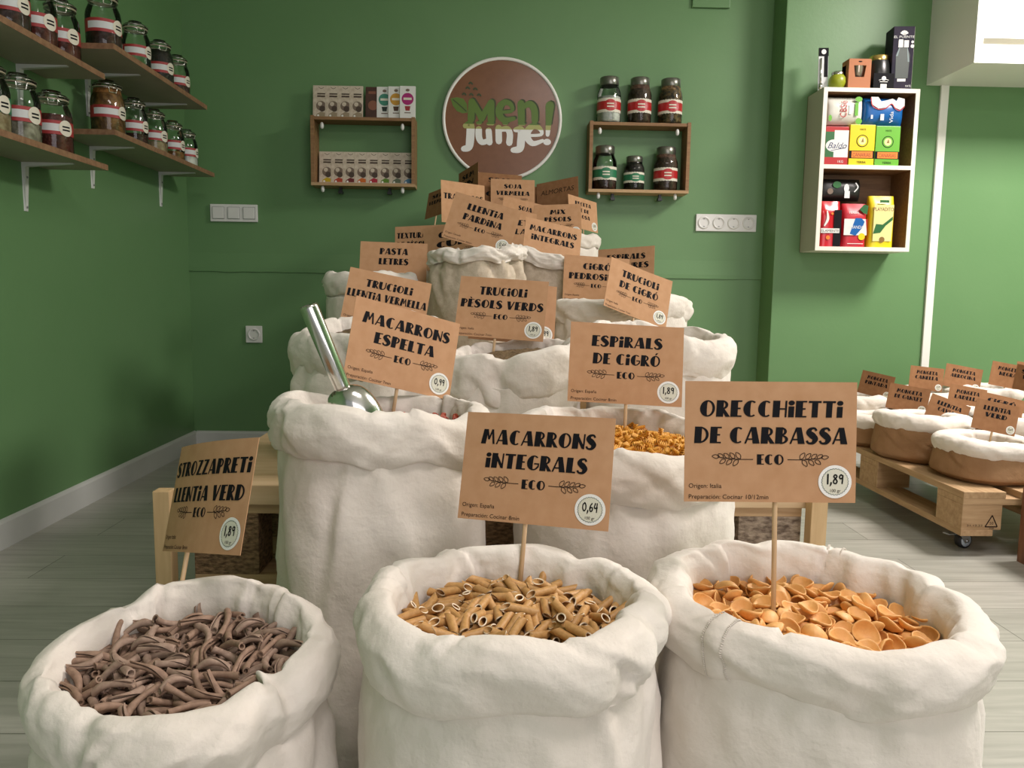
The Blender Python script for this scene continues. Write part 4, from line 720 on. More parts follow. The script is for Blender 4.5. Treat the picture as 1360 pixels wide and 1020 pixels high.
mb = MB(); mb.box(.026, 2.1, -.366, -.345, .072, .10); mb.build('panel_rail', pm('beige_rail', (.20, .19, .13), .7), t)
# ---------------------------------------------------------------- round shop sign
t = thing('round_sign', 'round brown shop sign with white rim and green and white lettering', 'sign', (.047, YB, 1.62))
R_ = .287; Mx = Matrix.Rotation(PI / 2, 4, 'X')
signm = pm('brown_sign_face', srgb(122, 80, 52), .22, (srgb(116, 75, 48), 30, .4, .7), spec=.45)
mb = MB(); mb.lathe([(R_ - .012, 0), (R_ - .012, .022), (.001, .022)], 72, 0, Mx, False, True, True); mb.build('sign_face', signm, t)
mb = MB(); mb.lathe([(R_ - .012, .0), (R_, .0), (R_, .026), (R_ - .014, .026), (R_ - .014, .02)], 72, 0, Mx, True, False, False); mb.build('rim', M['white'], t)
def reflection_bands(polys):
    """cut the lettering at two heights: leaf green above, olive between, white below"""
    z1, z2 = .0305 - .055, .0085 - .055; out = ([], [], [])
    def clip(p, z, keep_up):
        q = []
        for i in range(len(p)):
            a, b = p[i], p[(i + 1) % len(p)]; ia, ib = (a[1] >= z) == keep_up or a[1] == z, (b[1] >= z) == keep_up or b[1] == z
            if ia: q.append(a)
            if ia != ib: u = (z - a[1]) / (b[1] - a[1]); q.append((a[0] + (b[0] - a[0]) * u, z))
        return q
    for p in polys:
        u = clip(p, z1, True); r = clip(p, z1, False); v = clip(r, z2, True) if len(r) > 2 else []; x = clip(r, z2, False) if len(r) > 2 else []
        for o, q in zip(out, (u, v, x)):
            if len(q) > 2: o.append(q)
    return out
# pixel grid of the emblem, 1 unit = 0.00068 m, centred on the disc
def E_(pts, wd): return _vs([((x - 570) * .00068, (540 - y) * .00068) for x, y in pts], [w_ * .00068 for w_ in (wd if isinstance(wd, list) else [wd] * len(pts))], 6, True)
em = []
em += E_([(350, 545), (352, 490), (355, 425)], 48) + E_([(360, 430), (405, 500), (425, 540)], 44) + E_([(425, 540), (450, 490), (490, 425)], 40) + E_([(490, 430), (490, 500), (492, 550)], 48)   # M
em += E_([(560, 492), (636, 482), (630, 440), (590, 424), (554, 452), (548, 505), (585, 545), (652, 534)], [22, 24, 32, 40, 48, 48, 40, 28])  # e
em += E_([(700, 430), (704, 500), (705, 550)], 50) + E_([(710, 460), (760, 432), (795, 470), (800, 545)], [30, 44, 48, 46])   # n
em += E_([(905, 440), (900, 520), (893, 640)], [62, 48, 28]) + [[((890 + 28 * math.cos(a * PI / 8) - 570) * .00068, (540 - (690 + 22 * math.sin(a * PI / 8))) * .00068) for a in range(16)]]
em += E_([(310, 590), (345, 585), (345, 680), (335, 735), (300, 748)], [36, 56, 58, 52, 40])                      # j
em += E_([(405, 612), (408, 670), (430, 700), (470, 690)], [46, 46, 40, 34]) + E_([(475, 620), (482, 700)], 44)       # u
em += E_([(545, 600), (548, 690)], 46) + E_([(555, 612), (605, 606), (625, 640), (622, 700)], [30, 42, 44, 46])        # n
em += E_([(665, 610), (705, 612), (705, 690), (695, 740), (650, 750)], [34, 52, 56, 52, 38])                        # j
em += E_([(760, 648), (846, 640), (840, 602), (795, 582), (755, 612), (750, 662), (790, 702), (858, 682)], [20, 22, 32, 42, 50, 48, 38, 24])  # e
for x in (405, 590): em += E_([(x - 8, 568), (x + 12, 568)], 22)
em += E_([(470, 572), (505, 572)], 22) + E_([(690, 570), (725, 570)], 20)
A_, B_, C_ = reflection_bands(em)  # a reflection painted into the letters as green, olive and white bands
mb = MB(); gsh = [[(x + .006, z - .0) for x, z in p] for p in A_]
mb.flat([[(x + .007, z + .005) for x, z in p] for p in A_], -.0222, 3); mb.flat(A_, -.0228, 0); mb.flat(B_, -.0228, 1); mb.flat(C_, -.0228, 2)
leaf = [(205, 405), (250, 396), (295, 405), (320, 440), (325, 500), (290, 505), (250, 490), (222, 455)]
mb.flat([[((x - 570) * .00068, (540 - y) * .00068) for x, y in leaf]], -.0226, 0); mb.flat(E_([(225, 415), (270, 450), (315, 490)], 7), -.0229, 3)
for x, y in ((345, 298), (325, 330), (378, 336), (300, 372), (350, 374), (405, 376)): mb.flat(E_([(x - 10, y + 4), (x, y - 4), (x + 12, y + 6)], 12), -.0229, 3)
mb.build('emblem', [pm('leaf_green_and_reflection', srgb(82, 112, 22), .4), pm('olive_reflection', srgb(165, 165, 95), .4), pm('white_reflection', (.78, .78, .76), .4), pm('dark_green_outline', srgb(52, 62, 22), .5)], t)
# ---------------------------------------------------------------- jars
GL1 = glass_mat('clear_jar_glass', (.90, .95, .91)); 
def food(name, c1, c2, sc_=60): return pm(name, c1, .6, (c2, sc_, .4, .62), [(sc_ * 1.3, .8, .006)])
FD = dict(dark=food('dark_beans', (.035, .012, .008), (.075, .022, .012)), redb=food('red_berries', (.13, .018, .008), (.07, .01, .006)), amber=food('dried_fruit', (.30, .14, .035), (.12, .05, .012), 45), black=food('black_tea', (.008, .007, .006), (.03, .018, .01), 90),
          pale=food('pale_nuts', (.42, .33, .20), (.28, .19, .10), 50), white=food('white_powder', (.72, .70, .66), (.66, .64, .6), 30), brown=food('brown_nibs', (.10, .05, .028), (.05, .025, .014), 80), mixed=food('mixed_herbs', (.22, .13, .05), (.025, .018, .01), 70), grey=food('grey_seeds', (.17, .14, .10), (.40, .36, .28), 45))
SILVER = M['steel']
def make_jar(name, label, loc, r, h, fillh, fd, band='redl', rotz=0.0, style='clip', group=None, bandz=.42, words=None):
    t = thing(name, label, 'jar', loc, (0, 0, rotz), group)
    prof = [(r * .88, 0), (r * .97, .004), (r, .012), (r, h * .60), (r * .96, h * .68), (r * .80, h * .78), (r * .76, h * .82), (r * .77, h * .86)]
    mb = MB(); mb.lathe(prof, 32, 0, None, True, True, False); mb.build('jar_body', GL1, t)
    ip = [(.001, .004), (r * .86, .005), (r * .955, .013), (r * .955, min(fillh, h * .60))]
    if fillh > h * .6: ip += [(r * .90, min(fillh, h * .69))]
    if fillh > h * .7: ip += [(r * .74, fillh)]
    ip.append((.001, ip[-1][1] + .003)); mb = MB(); mb.lathe(ip, 28, 0, None, True, False, False); mb.build('contents', FD[fd], t)
    if style == 'clip':
        mb = MB(); mb.lathe([(r * .80, h * .865), (r * .84, h * .875), (r * .84, h * .91), (r * .78, h * .935), (r * .5, h * .96), (r * .48, h * 1.0), (.001, h * 1.0)], 32, 0, None, True, True, False); mb.build('lid', GL1, t)
        mb = MB(); mb.tube([(r * .82 * math.cos(a), r * .82 * math.sin(a), h * .845) for a in [2 * PI * i / 28 for i in range(29)]], .0018, 6); mb.tube([(r * .86 * math.cos(a), r * .86 * math.sin(a), h * .905) for a in [2 * PI * i / 28 for i in range(29)]], .0016, 6)
        mb.tube([(-.012, -r * .84, h * .90), (-.014, -r * .93, h * .84), (-.012, -r * .88, h * .76), (.012, -r * .88, h * .76), (.014, -r * .93, h * .84), (.012, -r * .84, h * .90)], .0016, 6); mb.build('wire_clip', SILVER, t)
        mb = MB(); mb.lathe([(r * .79, h * .855), (r * .845, h * .857), (r * .845, h * .868), (r * .79, h * .87)], 28, 0, None, True, False, False); mb.build('rubber_seal', pm('seal_rubber', (.5, .42, .3), .6) if 'seal_rubber' not in bpy.data.materials else bpy.data.materials['seal_rubber'], t)
    else:
        mb = MB(); mb.lathe([(r * .78, h * .82), (r * .80, h * .83), (r * .80, h * .985), (r * .74, h), (.001, h)], 32, 0, None, True, False, False); mb.build('lid', M['lidm'], t)
    z0 = h * bandz; hh = h * .105
    def arcband(rr, za, zb, a0, a1, mi, mb_, n=24):
        mb_.grid([[(rr * math.cos(a0 + (a1 - a0) * i / n), rr * math.sin(a0 + (a1 - a0) * i / n), z) for i in range(n + 1)] for z in (za, zb)], mi, closed=False)
    lb = MB(); f = -PI / 2
    if style == 'clip':                                     # red band, pale strip, round tag turned to the room
        arcband(r * 1.006, z0 - hh, z0 + hh, f - 1.9, f + 1.9, 0, lb)
        arcband(r * 1.012, z0 - hh * .52, z0 + hh * .52, f - 1.25, f + .35, 1, lb)
        rows = []
        for q in range(7):
            rr_ = q / 6; rows.append([(r * 1.03 * math.cos(f + .62 + .40 * rr_ * math.cos(b)), r * 1.03 * math.sin(f + .62 + .40 * rr_ * math.cos(b)), z0 + hh * 1.15 * rr_ * math.sin(b)) for b in [2 * PI * i / 20 for i in range(20)]])
        lb.grid(rows, 2)
        for dz in ((.0,) if r > .056 else (.18, -.28)): arcband(r * 1.036, z0 + hh * (dz - .10), z0 + hh * (dz + .13), f + .40, f + .84, 3, lb, 8)
        lb.build('label_band', [M[band], M['labelb'], M['labelw'], M['ink']], t)
    else:                                                   # band with pale scalloped edges and an oval badge
        n = 48; P = []
        for z, am in ((z0 - hh * 1.35, -1), (z0 + hh * 1.35, 1)):
            P.append([(r * 1.006 * math.cos(f - 1.7 + 3.4 * i / n), r * 1.006 * math.sin(f - 1.7 + 3.4 * i / n), z + am * .003 * abs(math.sin(i * .9))) for i in range(n + 1)])
        lb.grid(P, 1, closed=False); arcband(r * 1.012, z0 - hh * .85, z0 + hh * .85, f - 1.7, f + 1.7, 0, lb)
        rows = [[(r * 1.02 * math.cos(f + .55 * rr_ * math.cos(b)), r * 1.02 * math.sin(f + .55 * rr_ * math.cos(b)), z0 + hh * 1.2 * rr_ * math.sin(b)) for b in [2 * PI * i / 20 for i in range(20)]] for rr_ in (0, .5, 1)]
        lb.grid(rows, 0)
        for dz in (.28, -.32): arcband(r * 1.026, z0 + hh * (dz - .13), z0 + hh * (dz + .13), f - .30, f + .30, 1, lb, 8)
        lb.build('label_band', [M[band], M['labelw']], t)
    return t
M['lidm'] = pm('grey_tin_lid', (.20, .20, .17), .3, metal=.8)
# shelves on the left wall
def wall_shelf(label, y0, y1, z, depth, brackets):
    t = thing('wall_shelf', label, 'shelf', (XL, (y0 + y1) / 2, z), (0, 0, 0), 'shelves on the dark green wall'); hl = (y1 - y0) / 2
    MB().box(0, depth, -hl, hl, 0, .018).build('board', M['shelf'], t)
    mb = MB(); mb.box(depth, depth + .0015, -hl, hl, 0, .018); mb.box(0, depth, -hl - .0015, -hl, 0, .018); mb.build('edge_banding', M['shelfe'], t)
    for yb in brackets:
        y = yb - (y0 + y1) / 2; mb = MB()
        mb.add([(0, y - .009, -.150), (0, y + .009, -.150), (.004, y + .007, -.150), (.004, y - .007, -.150), (0, y - .011, 0), (0, y + .011, 0), (.012, y + .011, 0), (.012, y - .011, 0)], [(0, 3, 2, 1), (4, 5, 6, 7), (0, 1, 5, 4), (1, 2, 6, 5), (2, 3, 7, 6), (3, 0, 4, 7)])
        mb.add([(0, y - .011, -.014), (0, y + .011, -.014), (depth * .8, y + .006, -.003), (depth * .8, y - .006, -.003), (0, y - .011, 0), (0, y + .011, 0), (depth * .8, y + .006, 0), (depth * .8, y - .006, 0)], [(0, 3, 2, 1), (4, 5, 6, 7), (0, 1, 5, 4), (1, 2, 6, 5), (2, 3, 7, 6), (3, 0, 4, 7)])
        br = mb.build('bracket', M['whitem'], t)
        sc_ = MB()
        for z_ in (-.045, -.138): sc_.lathe([(.004, 0), (.003, .002)], 8, 0, Matrix.Translation((.006 if z_ < -.1 else .010, y, z_)) @ Matrix.Rotation(PI / 2, 4, 'Y'))
        sc_.build('screw', M['greyp'], br)
wall_shelf('lower far board shelf running into the corner with five clip jars', 2.76, 3.72, 1.302, .195, (2.99, 3.59))
wall_shelf('upper far board shelf running towards the corner with four clip jars', 2.68, 3.52, 1.557, .24, (2.98, 3.42))
wall_shelf('lower near board shelf with one wide bracket, below the topmost near shelf', 1.55, 2.70, 1.175, .195, (1.75, 2.56))
wall_shelf('upper near board shelf cut by the top of the picture', 1.55, 2.715, 1.47, .19, (1.75, 2.56))
G1 = 'clip jars on the wall shelves'
JR = [  # x, y, shelf top, r, h, fill, food, band, label
 (-1.365, 2.91, 1.320, .056, .195, .17, 'amber', 'redl', 'clip jar of amber dried fruit, biggest on the lower far shelf'),
 (-1.365, 3.118, 1.320, .048, .185, .05, 'dark', 'redl', 'clip jar with a little dark filling beside the amber dried fruit jar'),
 (-1.365, 3.30, 1.320, .048, .185, .055, 'pale', 'redl', 'middle clip jar of the lower far shelf, pale filling at the bottom'),
 (-1.365, 3.485, 1.320, .046, .180, .05, 'amber', 'redl', 'clip jar with low amber filling, next to last before the corner'),
 (-1.365, 3.64, 1.320, .045, .175, .06, 'white', 'redl', 'clip jar with whitish filling nearest the corner on the lower far shelf'),
 (-1.325, 2.819, 1.575, .056, .205, .075, 'dark', 'redl', 'clip jar of dark filling first on the upper far shelf'),
 (-1.325, 3.065, 1.575, .050, .190, .03, 'black', 'redl', 'nearly empty clear clip jar on the upper far shelf'),
 (-1.325, 3.279, 1.575, .050, .190, .150, 'black', 'redl', 'clip jar full of black tea on the upper far shelf'),
 (-1.325, 3.455, 1.575, .047, .185, .09, 'dark', 'redl', 'clip jar of dark beans nearest the corner on the upper far shelf'),
 (-1.375, 2.245, 1.193, .054, .20, .09, 'pale', 'greenl', 'clip jar with a green label at the picture edge'),
 (-1.375, 2.39, 1.193, .055, .205, .075, 'grey', 'redl', 'clip jar of grey and white pieces on the lower near shelf'),
 (-1.375, 2.565, 1.193, .056, .200, .125, 'redb', 'redl', 'clip jar of red berries at the end of the lower near shelf'),
 (-1.372, 2.36, 1.488, .054, .20, .10, 'dark', 'redl', 'clip jar of dark filling at the top corner of the picture'),
 (-1.372, 2.50, 1.488, .054, .20, .10, 'redb', 'redl', 'middle clip jar on the upper near shelf, dark red filling'),
 (-1.372, 2.635, 1.488, .054, .20, .085, 'redb', 'redl', 'clip jar at the end of the upper near shelf, red filling and clear neck'),
]
for x, y, z, r, h, fl, fd, bd, lb in JR:
    make_jar('clip_jar', lb, (x, y, z), r, h, fl, fd, bd, math.atan2(-x, y) * -1 + 1.15 + .12 * math.sin(y * 9), 'clip', G1)
# ---------------------------------------------------------------- two wooden crates on the back wall
def crate(label, x0, x1, z0, z1, d=.115):
    t = thing('wall_crate', label, 'crate shelf', ((x0 + x1) / 2, YB, z0), (0, 0, 0), 'wooden crate shelves beside the round sign'); hw = (x1 - x0) / 2; H = z1 - z0; b = .014
    wd = pm('warm_crate_wood', (.30, .165, .068), .6, ((.20, .10, .04), 12, .3, .7), stretch=(1, 8, 8)) if 'warm_crate_wood' not in bpy.data.materials else bpy.data.materials['warm_crate_wood']
    MB().box(-hw, hw, -d, -.002, 0, b).build('bottom_board', M['pine'], t); MB().box(-hw + .012, hw - .012, -d + .004, -.002, H - b - .004, H - .004).build('top_board', wd, t)
    for s in (-1, 1):
        a = -hw if s < 0 else hw - .016; MB().box(a, a + .016, -d, -.002, b, H).build('side_board', wd, t)
    for x in (-hw + .05, hw - .06):
        for z in (H - .028, -.0):
            mb = MB(); mb.lathe([(.004, 0), (.0075, -.006), (.009, -.016), (.007, -.026), (.001, -.030)], 12, 0, Matrix.Translation((x, -d + .02, z))); mb.build('hook_knob', M['plastic'], t)
    for x in (-hw * .48, hw * .48):
        mb = MB(); mb.box(x - .006, x + .006, -.06, -.035, -.022, 0); mb.box(x - .010, x + .010, -.065, -.03, -.030, -.018); mb.build('spring_clip', M['black'], t)
    return t
crate('wooden crate shelf holding rows of chocolate bars', -.848, -.362, 1.283, 1.602)
crate('wooden crate shelf holding glass jars, beside the four sockets', .459, .938, 1.275, 1.603)
# chocolate bars
chocb = pm('beige_wrapper', srgb(205, 192, 174), .55, (srgb(182, 166, 146), 60, .4, .7))
def bar(label, x, y, z, w_, h, paint, base, group, lean=.10):
    t = thing('chocolate_bar', label, 'chocolate bar', (x, y, z), (-lean, 0, 0), group)
    MB().box(-w_ / 2, w_ / 2, -.010, 0, 0, h, 0, None, .0015).build('wrapper', base, t)
    mb = MB(); ms = paint(mb, w_, h); mb.build('front_print', ms, t)
wink = pm('wrapper_dark_print', srgb(70, 55, 45), .6); wgrey = pm('wrapper_grey_print', srgb(115, 98, 84), .6)
def flask_paint(colr):
    cm = pm('wrapper_colour_spot', colr, .5)
    def f(mb, w_, h):
        y = -.0104
        mb.flat(_r(-w_ * .18, w_ * .40, h * .72, h * .76) + _r(-w_ * .18, w_ * .40, h * .64, h * .69) + _r(-w_ * .1, w_ * .40, h * .66, h * .83)[:0], y, 0)
        mb.flat(_disc(w_ * .10, h * .37, w_ * .36, 16), y, 1); mb.flat(_disc(w_ * .02, h * .43, w_ * .16, 12), y - .0002, 3); mb.flat(_disc(w_ * .2, h * .28, w_ * .22, 12), y - .0003, 0)
        mb.flat(_vs([(-w_ * .1, h * .95), (w_ * .1, h * .9), (w_ * .3, h * .94)], [.002] * 3), y, 0)
        mb.flat([[(-w_ * .25, h * .05), (w_ * .46, h * .05), (w_ * .46, h * .15), (w_ * .1, h * .19), (-w_ * .2, h * .12)]], y - .0002, 2); mb.flat(_disc(-w_ * .1, h * .07, w_ * .08, 8), y - .0003, 4)
        return [wink, wgrey, cm, chocb, M['white']]
    return f
cols = [('yellow', srgb(190, 160, 20)), ('orange red', srgb(170, 60, 35)), ('dark red', srgb(105, 25, 30)), ('orange', srgb(190, 95, 25)), ('crimson', srgb(165, 25, 50)), ('green', srgb(85, 125, 30)), ('grey green', srgb(95, 110, 85)), ('blue', srgb(70, 125, 160))]
for k, (nm, c) in enumerate(cols):
    bar('beige chocolate bar with a %s spot in the lower crate row' % nm, -.792 + k * .0555, YB - .050 - .001 * k, 1.298, .062, .152, flask_paint(c), chocb, 'chocolate bars inside the crate')
for k in range(4):
    bar('%s beige chocolate bar standing on top of the crate' % ('first', 'second', 'third', 'fourth')[k], -.815 + k * .057, YB - .055 - .001 * k, 1.600, .064, .152, flask_paint(srgb(150, 135, 110)), chocb, 'chocolate bars on top of the crate')
def brown_paint(mb, w_, h):
    mb.flat(_r(-w_ * .30, w_ * .2, h * .78, h * .86) + _disc(0, h * .42, w_ * .33, 16), -.0104, 0); return [pm('bronze_print', srgb(130, 82, 62), .5)]
bar('dark brown chocolate bar between the beige and the white ones', -.565, YB - .055, 1.600, .070, .150, brown_paint, pm('dark_brown_wrapper', srgb(62, 36, 26), .5, (srgb(85, 50, 38), 20, .4, .7)), 'chocolate bars on top of the crate')
def ball_paint(c, low):
    cm = pm('balloon_print', c, .45); lm = pm('balloon_low_print', low, .5)
    def f(mb, w_, h):
        mb.flat(_disc(0, h * .60, w_ * .38, 24), -.0104, 0); mb.flat(_r(-w_ * .26, w_ * .26, h * .57, h * .64), -.0106, 2)
        mb.flat([[(-w_ * .18, h * .38), (w_ * .18, h * .38), (w_ * .13, h * .24), (-w_ * .13, h * .24)]], -.0106, 1); mb.flat(_r(-w_ * .2, w_ * .2, h * .16, h * .19), -.0106, 3); mb.flat(_disc(0, h * .87, w_ * .13, 10, w_ * .09), -.0106, 3)
        return [cm, lm, M['labelw'], wgrey]
    return f
for k, (nm, c, lo) in enumerate((('teal', srgb(60, 130, 110), (.01, .02, .015)), ('ochre', srgb(190, 140, 45), srgb(70, 40, 20)), ('magenta', srgb(160, 20, 105), srgb(150, 40, 45)))):
    bar('white chocolate bar with a %s balloon on top of the crate' % nm, -.510 + k * .0555, YB - .055 - .012 * k, 1.600, .074, .150, ball_paint(c, lo), M['plastic'], 'chocolate bars on top of the crate', .06)
# jars in the second crate
M['tin'] = M['lidm']
for (px, z, r, h, fl, fd, bd, lb) in ((.553, 1.599, .056, .212, .12, 'white', 'red', 'jar of white powder with red label on top of the crate'), (.699, 1.599, .056, .212, .19, 'brown', 'red', 'jar of brown powder with red label on top of the crate'), (.846, 1.599, .057, .210, .185, 'mixed', 'red', 'jar of mixed spices with red label on top of the crate'),
    (.541, 1.2895, .057, .205, .062, 'dark', 'greenl', 'tall half empty jar with green label inside the crate'), (.683, 1.2895, .049, .160, .125, 'black', 'greenl', 'short dark jar with green label inside the crate'), (.835, 1.2895, .057, .205, .18, 'brown', 'red', 'full brown jar with red label inside the crate')):
    make_jar('spice_jar', lb, (px, YB - .063, z), r, h, fl, fd, bd, 0, 'screw', 'jars in the wooden crate', .36)
# ---------------------------------------------------------------- white cabinet on the pillar and its goods
CX0, CX1, CYF, CZ0, CZ1 = 1.465, 1.897, 3.55, 1.003, 1.716
t = thing('wall_cabinet', 'white two-compartment open cabinet on the pillar, full of packets', 'cabinet', ((CX0 + CX1) / 2, YP, CZ0)); hw = (CX1 - CX0) / 2; HH = CZ1 - CZ0; D_ = YP - CYF; b = .018
cream = pm('cream_edge', (.78, .76, .66), .4); side = pm('grey_green_side', (.50, .50, .42), .5)
MB().box(-hw, hw, -.008, -.001, 0, HH).build('back_panel', M['oak'], t)
for s in (-1, 1):
    mb = MB(); a, c = (-hw, -hw + b) if s < 0 else (hw - b, hw); mb.box(a, c, -D_, -.008, 0, HH, 0)
    if s > 0: mb.box(a - .001, a, -D_ + .004, -.008, b, HH - b, 1)
    else: mb.box(c, c + .001, -D_ + .004, -.008, b, HH - b, 1); mb.box(a - .001, a, -D_ + .002, -.008, 0, HH, 2)
    mb.build('side_panel', [cream, M['oak'], side], t)
for nm, z0 in (('bottom_board', 0), ('middle_shelf', .362), ('top_board', HH - b)):
    mb = MB(); mb.box(-hw + b, hw - b, -D_, -.008, z0, z0 + b, 0)
    if nm != 'bottom_board': mb.box(-hw + b, hw - b, -D_ + .004, -.008, z0 - .001, z0, 1)
    mb.build(nm, [cream, M['oak']], t)
def carton(name, label, x0, x1, z0, h, base, art, mats, d=.075, yf=CYF + .012, soft=0, cat='packet', group='goods in the white cabinet'):
    """box or soft bag with a printed front; art(mb, w, h, y) draws with the coordinate origin at the lower middle of the front"""
    t = thing(name, label, cat, ((x0 + x1) / 2, yf + d / 2, z0), (0, 0, 0), group); w_ = x1 - x0
    mb = MB()
    if not soft: mb.box(-w_ / 2, w_ / 2, -d / 2, d / 2, 0, h, 0, None, .002)
    else:
        rows = []
        for j in range(13):
            v = j / 12; rr = []
            taper = (1 - abs(2 * v - 1) ** 3.0 * .75) if soft == 1 else 1 - .75 * max(0, (v - .7) / .3) ** 1.5
            for i in range(32):
                a = 2 * PI * i / 32; c, s = math.cos(a), math.sin(a); q = 4.5
                k = (abs(c) ** q + abs(s) ** q) ** (-1 / q)
                x = w_ / 2 * k * c * (1 - .03 * taper); y = d / 2 * k * s * max(.1, taper)
                y += .0022 * noise.noise(Vector((x * 40, v * 5, z0 * 9))); rr.append((x, y, h * v))
            rows.append(rr)
        mb.grid(rows, 0); mb.add(rows[0], [tuple(range(32))[::-1]]); mb.add(rows[-1], [tuple(range(32))])
    mb.build('packet_body' if soft else 'carton', base, t)
    mb = MB(); art(mb, w_, h, -d / 2 - (.0006 if not soft else .0030)); mb.build('front_print', mats, t)
    return t
Y_ = pm('yellow_print', (.72, .56, .012), .35); LG = pm('lime_print', (.13, .40, .035), .35); OR = pm('orange_print', (.72, .20, .02), .4); BK = M['ink']; WH = M['plastic']; RD = M['red']; BL = pm('blue_print', (.008, .11, .36), .3); DG_ = pm('forest_print', (.02, .12, .03), .4); PL = pm('pale_yellow_print', (.70, .66, .28), .4); TN = pm('tan_print', (.22, .12, .02), .5); RB = pm('maroon_print', (.20, .03, .02), .4)
zt = CZ0 + .362 + b; zb = CZ0 + b
def a_bald(mb, w_, h, y):
    mb.flat(_r(-w_ * .5, -w_ * .12, h * .20, h * .86), y, 0); mb.flat(_r(-w_ * .12, w_ * .5, h * .20, h * .90), y, 1); mb.flat(_r(-w_ * .5, w_ * .5, 0, h * .20), y, 2)
    mb.flat(_disc(-w_ * .12, h * .50, w_ * .36, 20, h * .16), y - .0003, 1); printed(mb, 'Baldo', -w_ * .42, h * .43, h * .22, y - .0006, 3, None, 'L', .4, w_ * .86); mb.flat(_bar((-w_ * .25, h * .37), (w_ * .4, h * .45), .0025), y - .0006, 3)
    printed(mb, '1KG', w_ * .05, h * .06, h * .09, y - .0006, 1)
carton('tea_carton', 'green white and red tea box with blue script in the white cabinet', CX0 + .024, CX0 + .128, zt, .168, RD, a_bald, [DG_, WH, RD, pm('navy_print', (.02, .03, .12), .4)])
def a_can(c1):
    def f(mb, w_, h, y):
        mb.flat(_disc(0, h * .60, w_ * .235, 28), y, 1); mb.flat(_disc(0, h * .60, w_ * .205, 28), y - .0002, 0); mb.flat(_disc(0, h * .60, w_ * .15, 20), y - .0003, 5); mb.flat([[(-w_ * .05, h * .57), (w_ * .06, h * .57), (w_ * .02, h * .68)]], y - .0004, 2)
        mb.flat(_r(-w_ * .5, w_ * .5, h * .17, h * .36), y, 1); mb.flat(_r(-w_ * .40, w_ * .44, h * .185, h * .345), y - .0002, 3); printed(mb, 'CANARIAS', 0, h * .215, h * .13, y - .0004, 4, None, 'C', 0, w_ * .72)
        printed(mb, 'YERBA', 0, h * .05, h * .08, y - .0004, 1, None, 'C'); printed(mb, 'MATE', 0, h * .86, h * .06, y - .0004, 1, None, 'C')
    return f
carton('tea_carton', 'yellow tea box with black ring emblem and orange band in the white cabinet', CX0 + .134, CX0 + .248, zt, .178, Y_, a_can(0), [Y_, BK, TN, OR, RB, PL])
carton('tea_carton', 'lime green tea box with ring emblem and orange band in the white cabinet', CX0 + .252, CX0 + .362, zt, .174, LG, a_can(0), [LG, BK, TN, OR, RB, PL])
def a_cbs(mb, w_, h, y):
    printed(mb, 'CBSé', w_ * .02, h * .22, h * .36, y, 0, None, 'L', 0, h * .62, True); mb.flat(_r(w_ * .24, w_ * .33, h * .3, h * .78), y, 1); mb.flat(_disc(w_ * .36, h * .1, w_ * .09, 9, h * .12) + _disc(-w_ * .42, h * .2, w_ * .05, 8, h * .12) + _disc(w_ * .33, h * .9, w_ * .1, 9, h * .1), y, 1); mb.flat(_r(w_ * .08, w_ * .16, h * .35, h * .7), y, 2)
carton('tea_packet', 'white soft packet with red letters lying above the cartons in the cabinet', CX0 + .026, CX0 + .192, zt + .180, .118, pm('white_foil', (.66, .65, .58), .4), a_cbs, [RD, LG, M['grey'] if 'grey' in M else M['labelb']], .07, CYF + .014, 1)
def a_blue(mb, w_, h, y):
    P = [(-.38, 1.0), (-.34, .72), (-.18, .58), (.0, .62), (.14, .78), (.24, .62), (.36, .55), (.47, .7), (.46, .95), (.30, 1.0), (.26, .86), (.16, .95), (.0, .88), (-.12, .84), (-.2, 1.0)]
    mb.flat(_strip([(x * w_, z * h) for x, z in P[:8]], [(x * w_, z * h) for x, z in P[:6:-1]]), y, 0); mb.flat(_vs([(x * w_, z * h - .003) for x, z in P[:8]], [.004] * 8), y - .0002, 1)
    printed(mb, 'Vida', w_ * .20, h * .06, h * .2, y - .0003, 0, None, 'L', 0, h * .42, True); mb.flat(_r(-w_ * .12, -w_ * .03, h * .15, h * .38) + _r(-w_ * .36, -w_ * .31, h * .2, h * .34), y - .0003, 2)
carton('tea_packet', 'blue soft packet with white wave lying above the cartons in the cabinet', CX0 + .197, CX0 + .377, zt + .180, .118, BL, a_blue, [WH, RD, M['labelb']], .07, CYF + .014, 1)
def a_red(mb, w_, h, y):
    mb.flat(_r(w_ * .14, w_ * .49, h * .01, h * .8), y, 1); mb.flat(_r(-w_ * .45, w_ * .42, h * .30, h * .40), y - .0003, 2); printed(mb, 'ELAMENTE', -w_ * .44, h * .32, h * .08, y - .0005, 1, None, 'L', 0, w_ * .84)
    mb.flat(_vs([(-w_ * .3, h * .45), (-w_ * .15, h * .6), (-w_ * .2, h * .78)], [.006, .012, .005]), y - .0003, 2); mb.flat(_disc(-w_ * .1, h * .2, w_ * .1, 8) + _disc(w_ * .05, h * .72, w_ * .06, 8), y - .0003, 3)
carton('tea_packet', 'glossy red and black packet with a pale band low in the cabinet', CX0 + .022, CX0 + .120, zb, .205, pm('glossy_red_foil', (.50, .012, .02), .2), a_red, [BK, BK, WH, OR], .06, CYF + .016, 2)
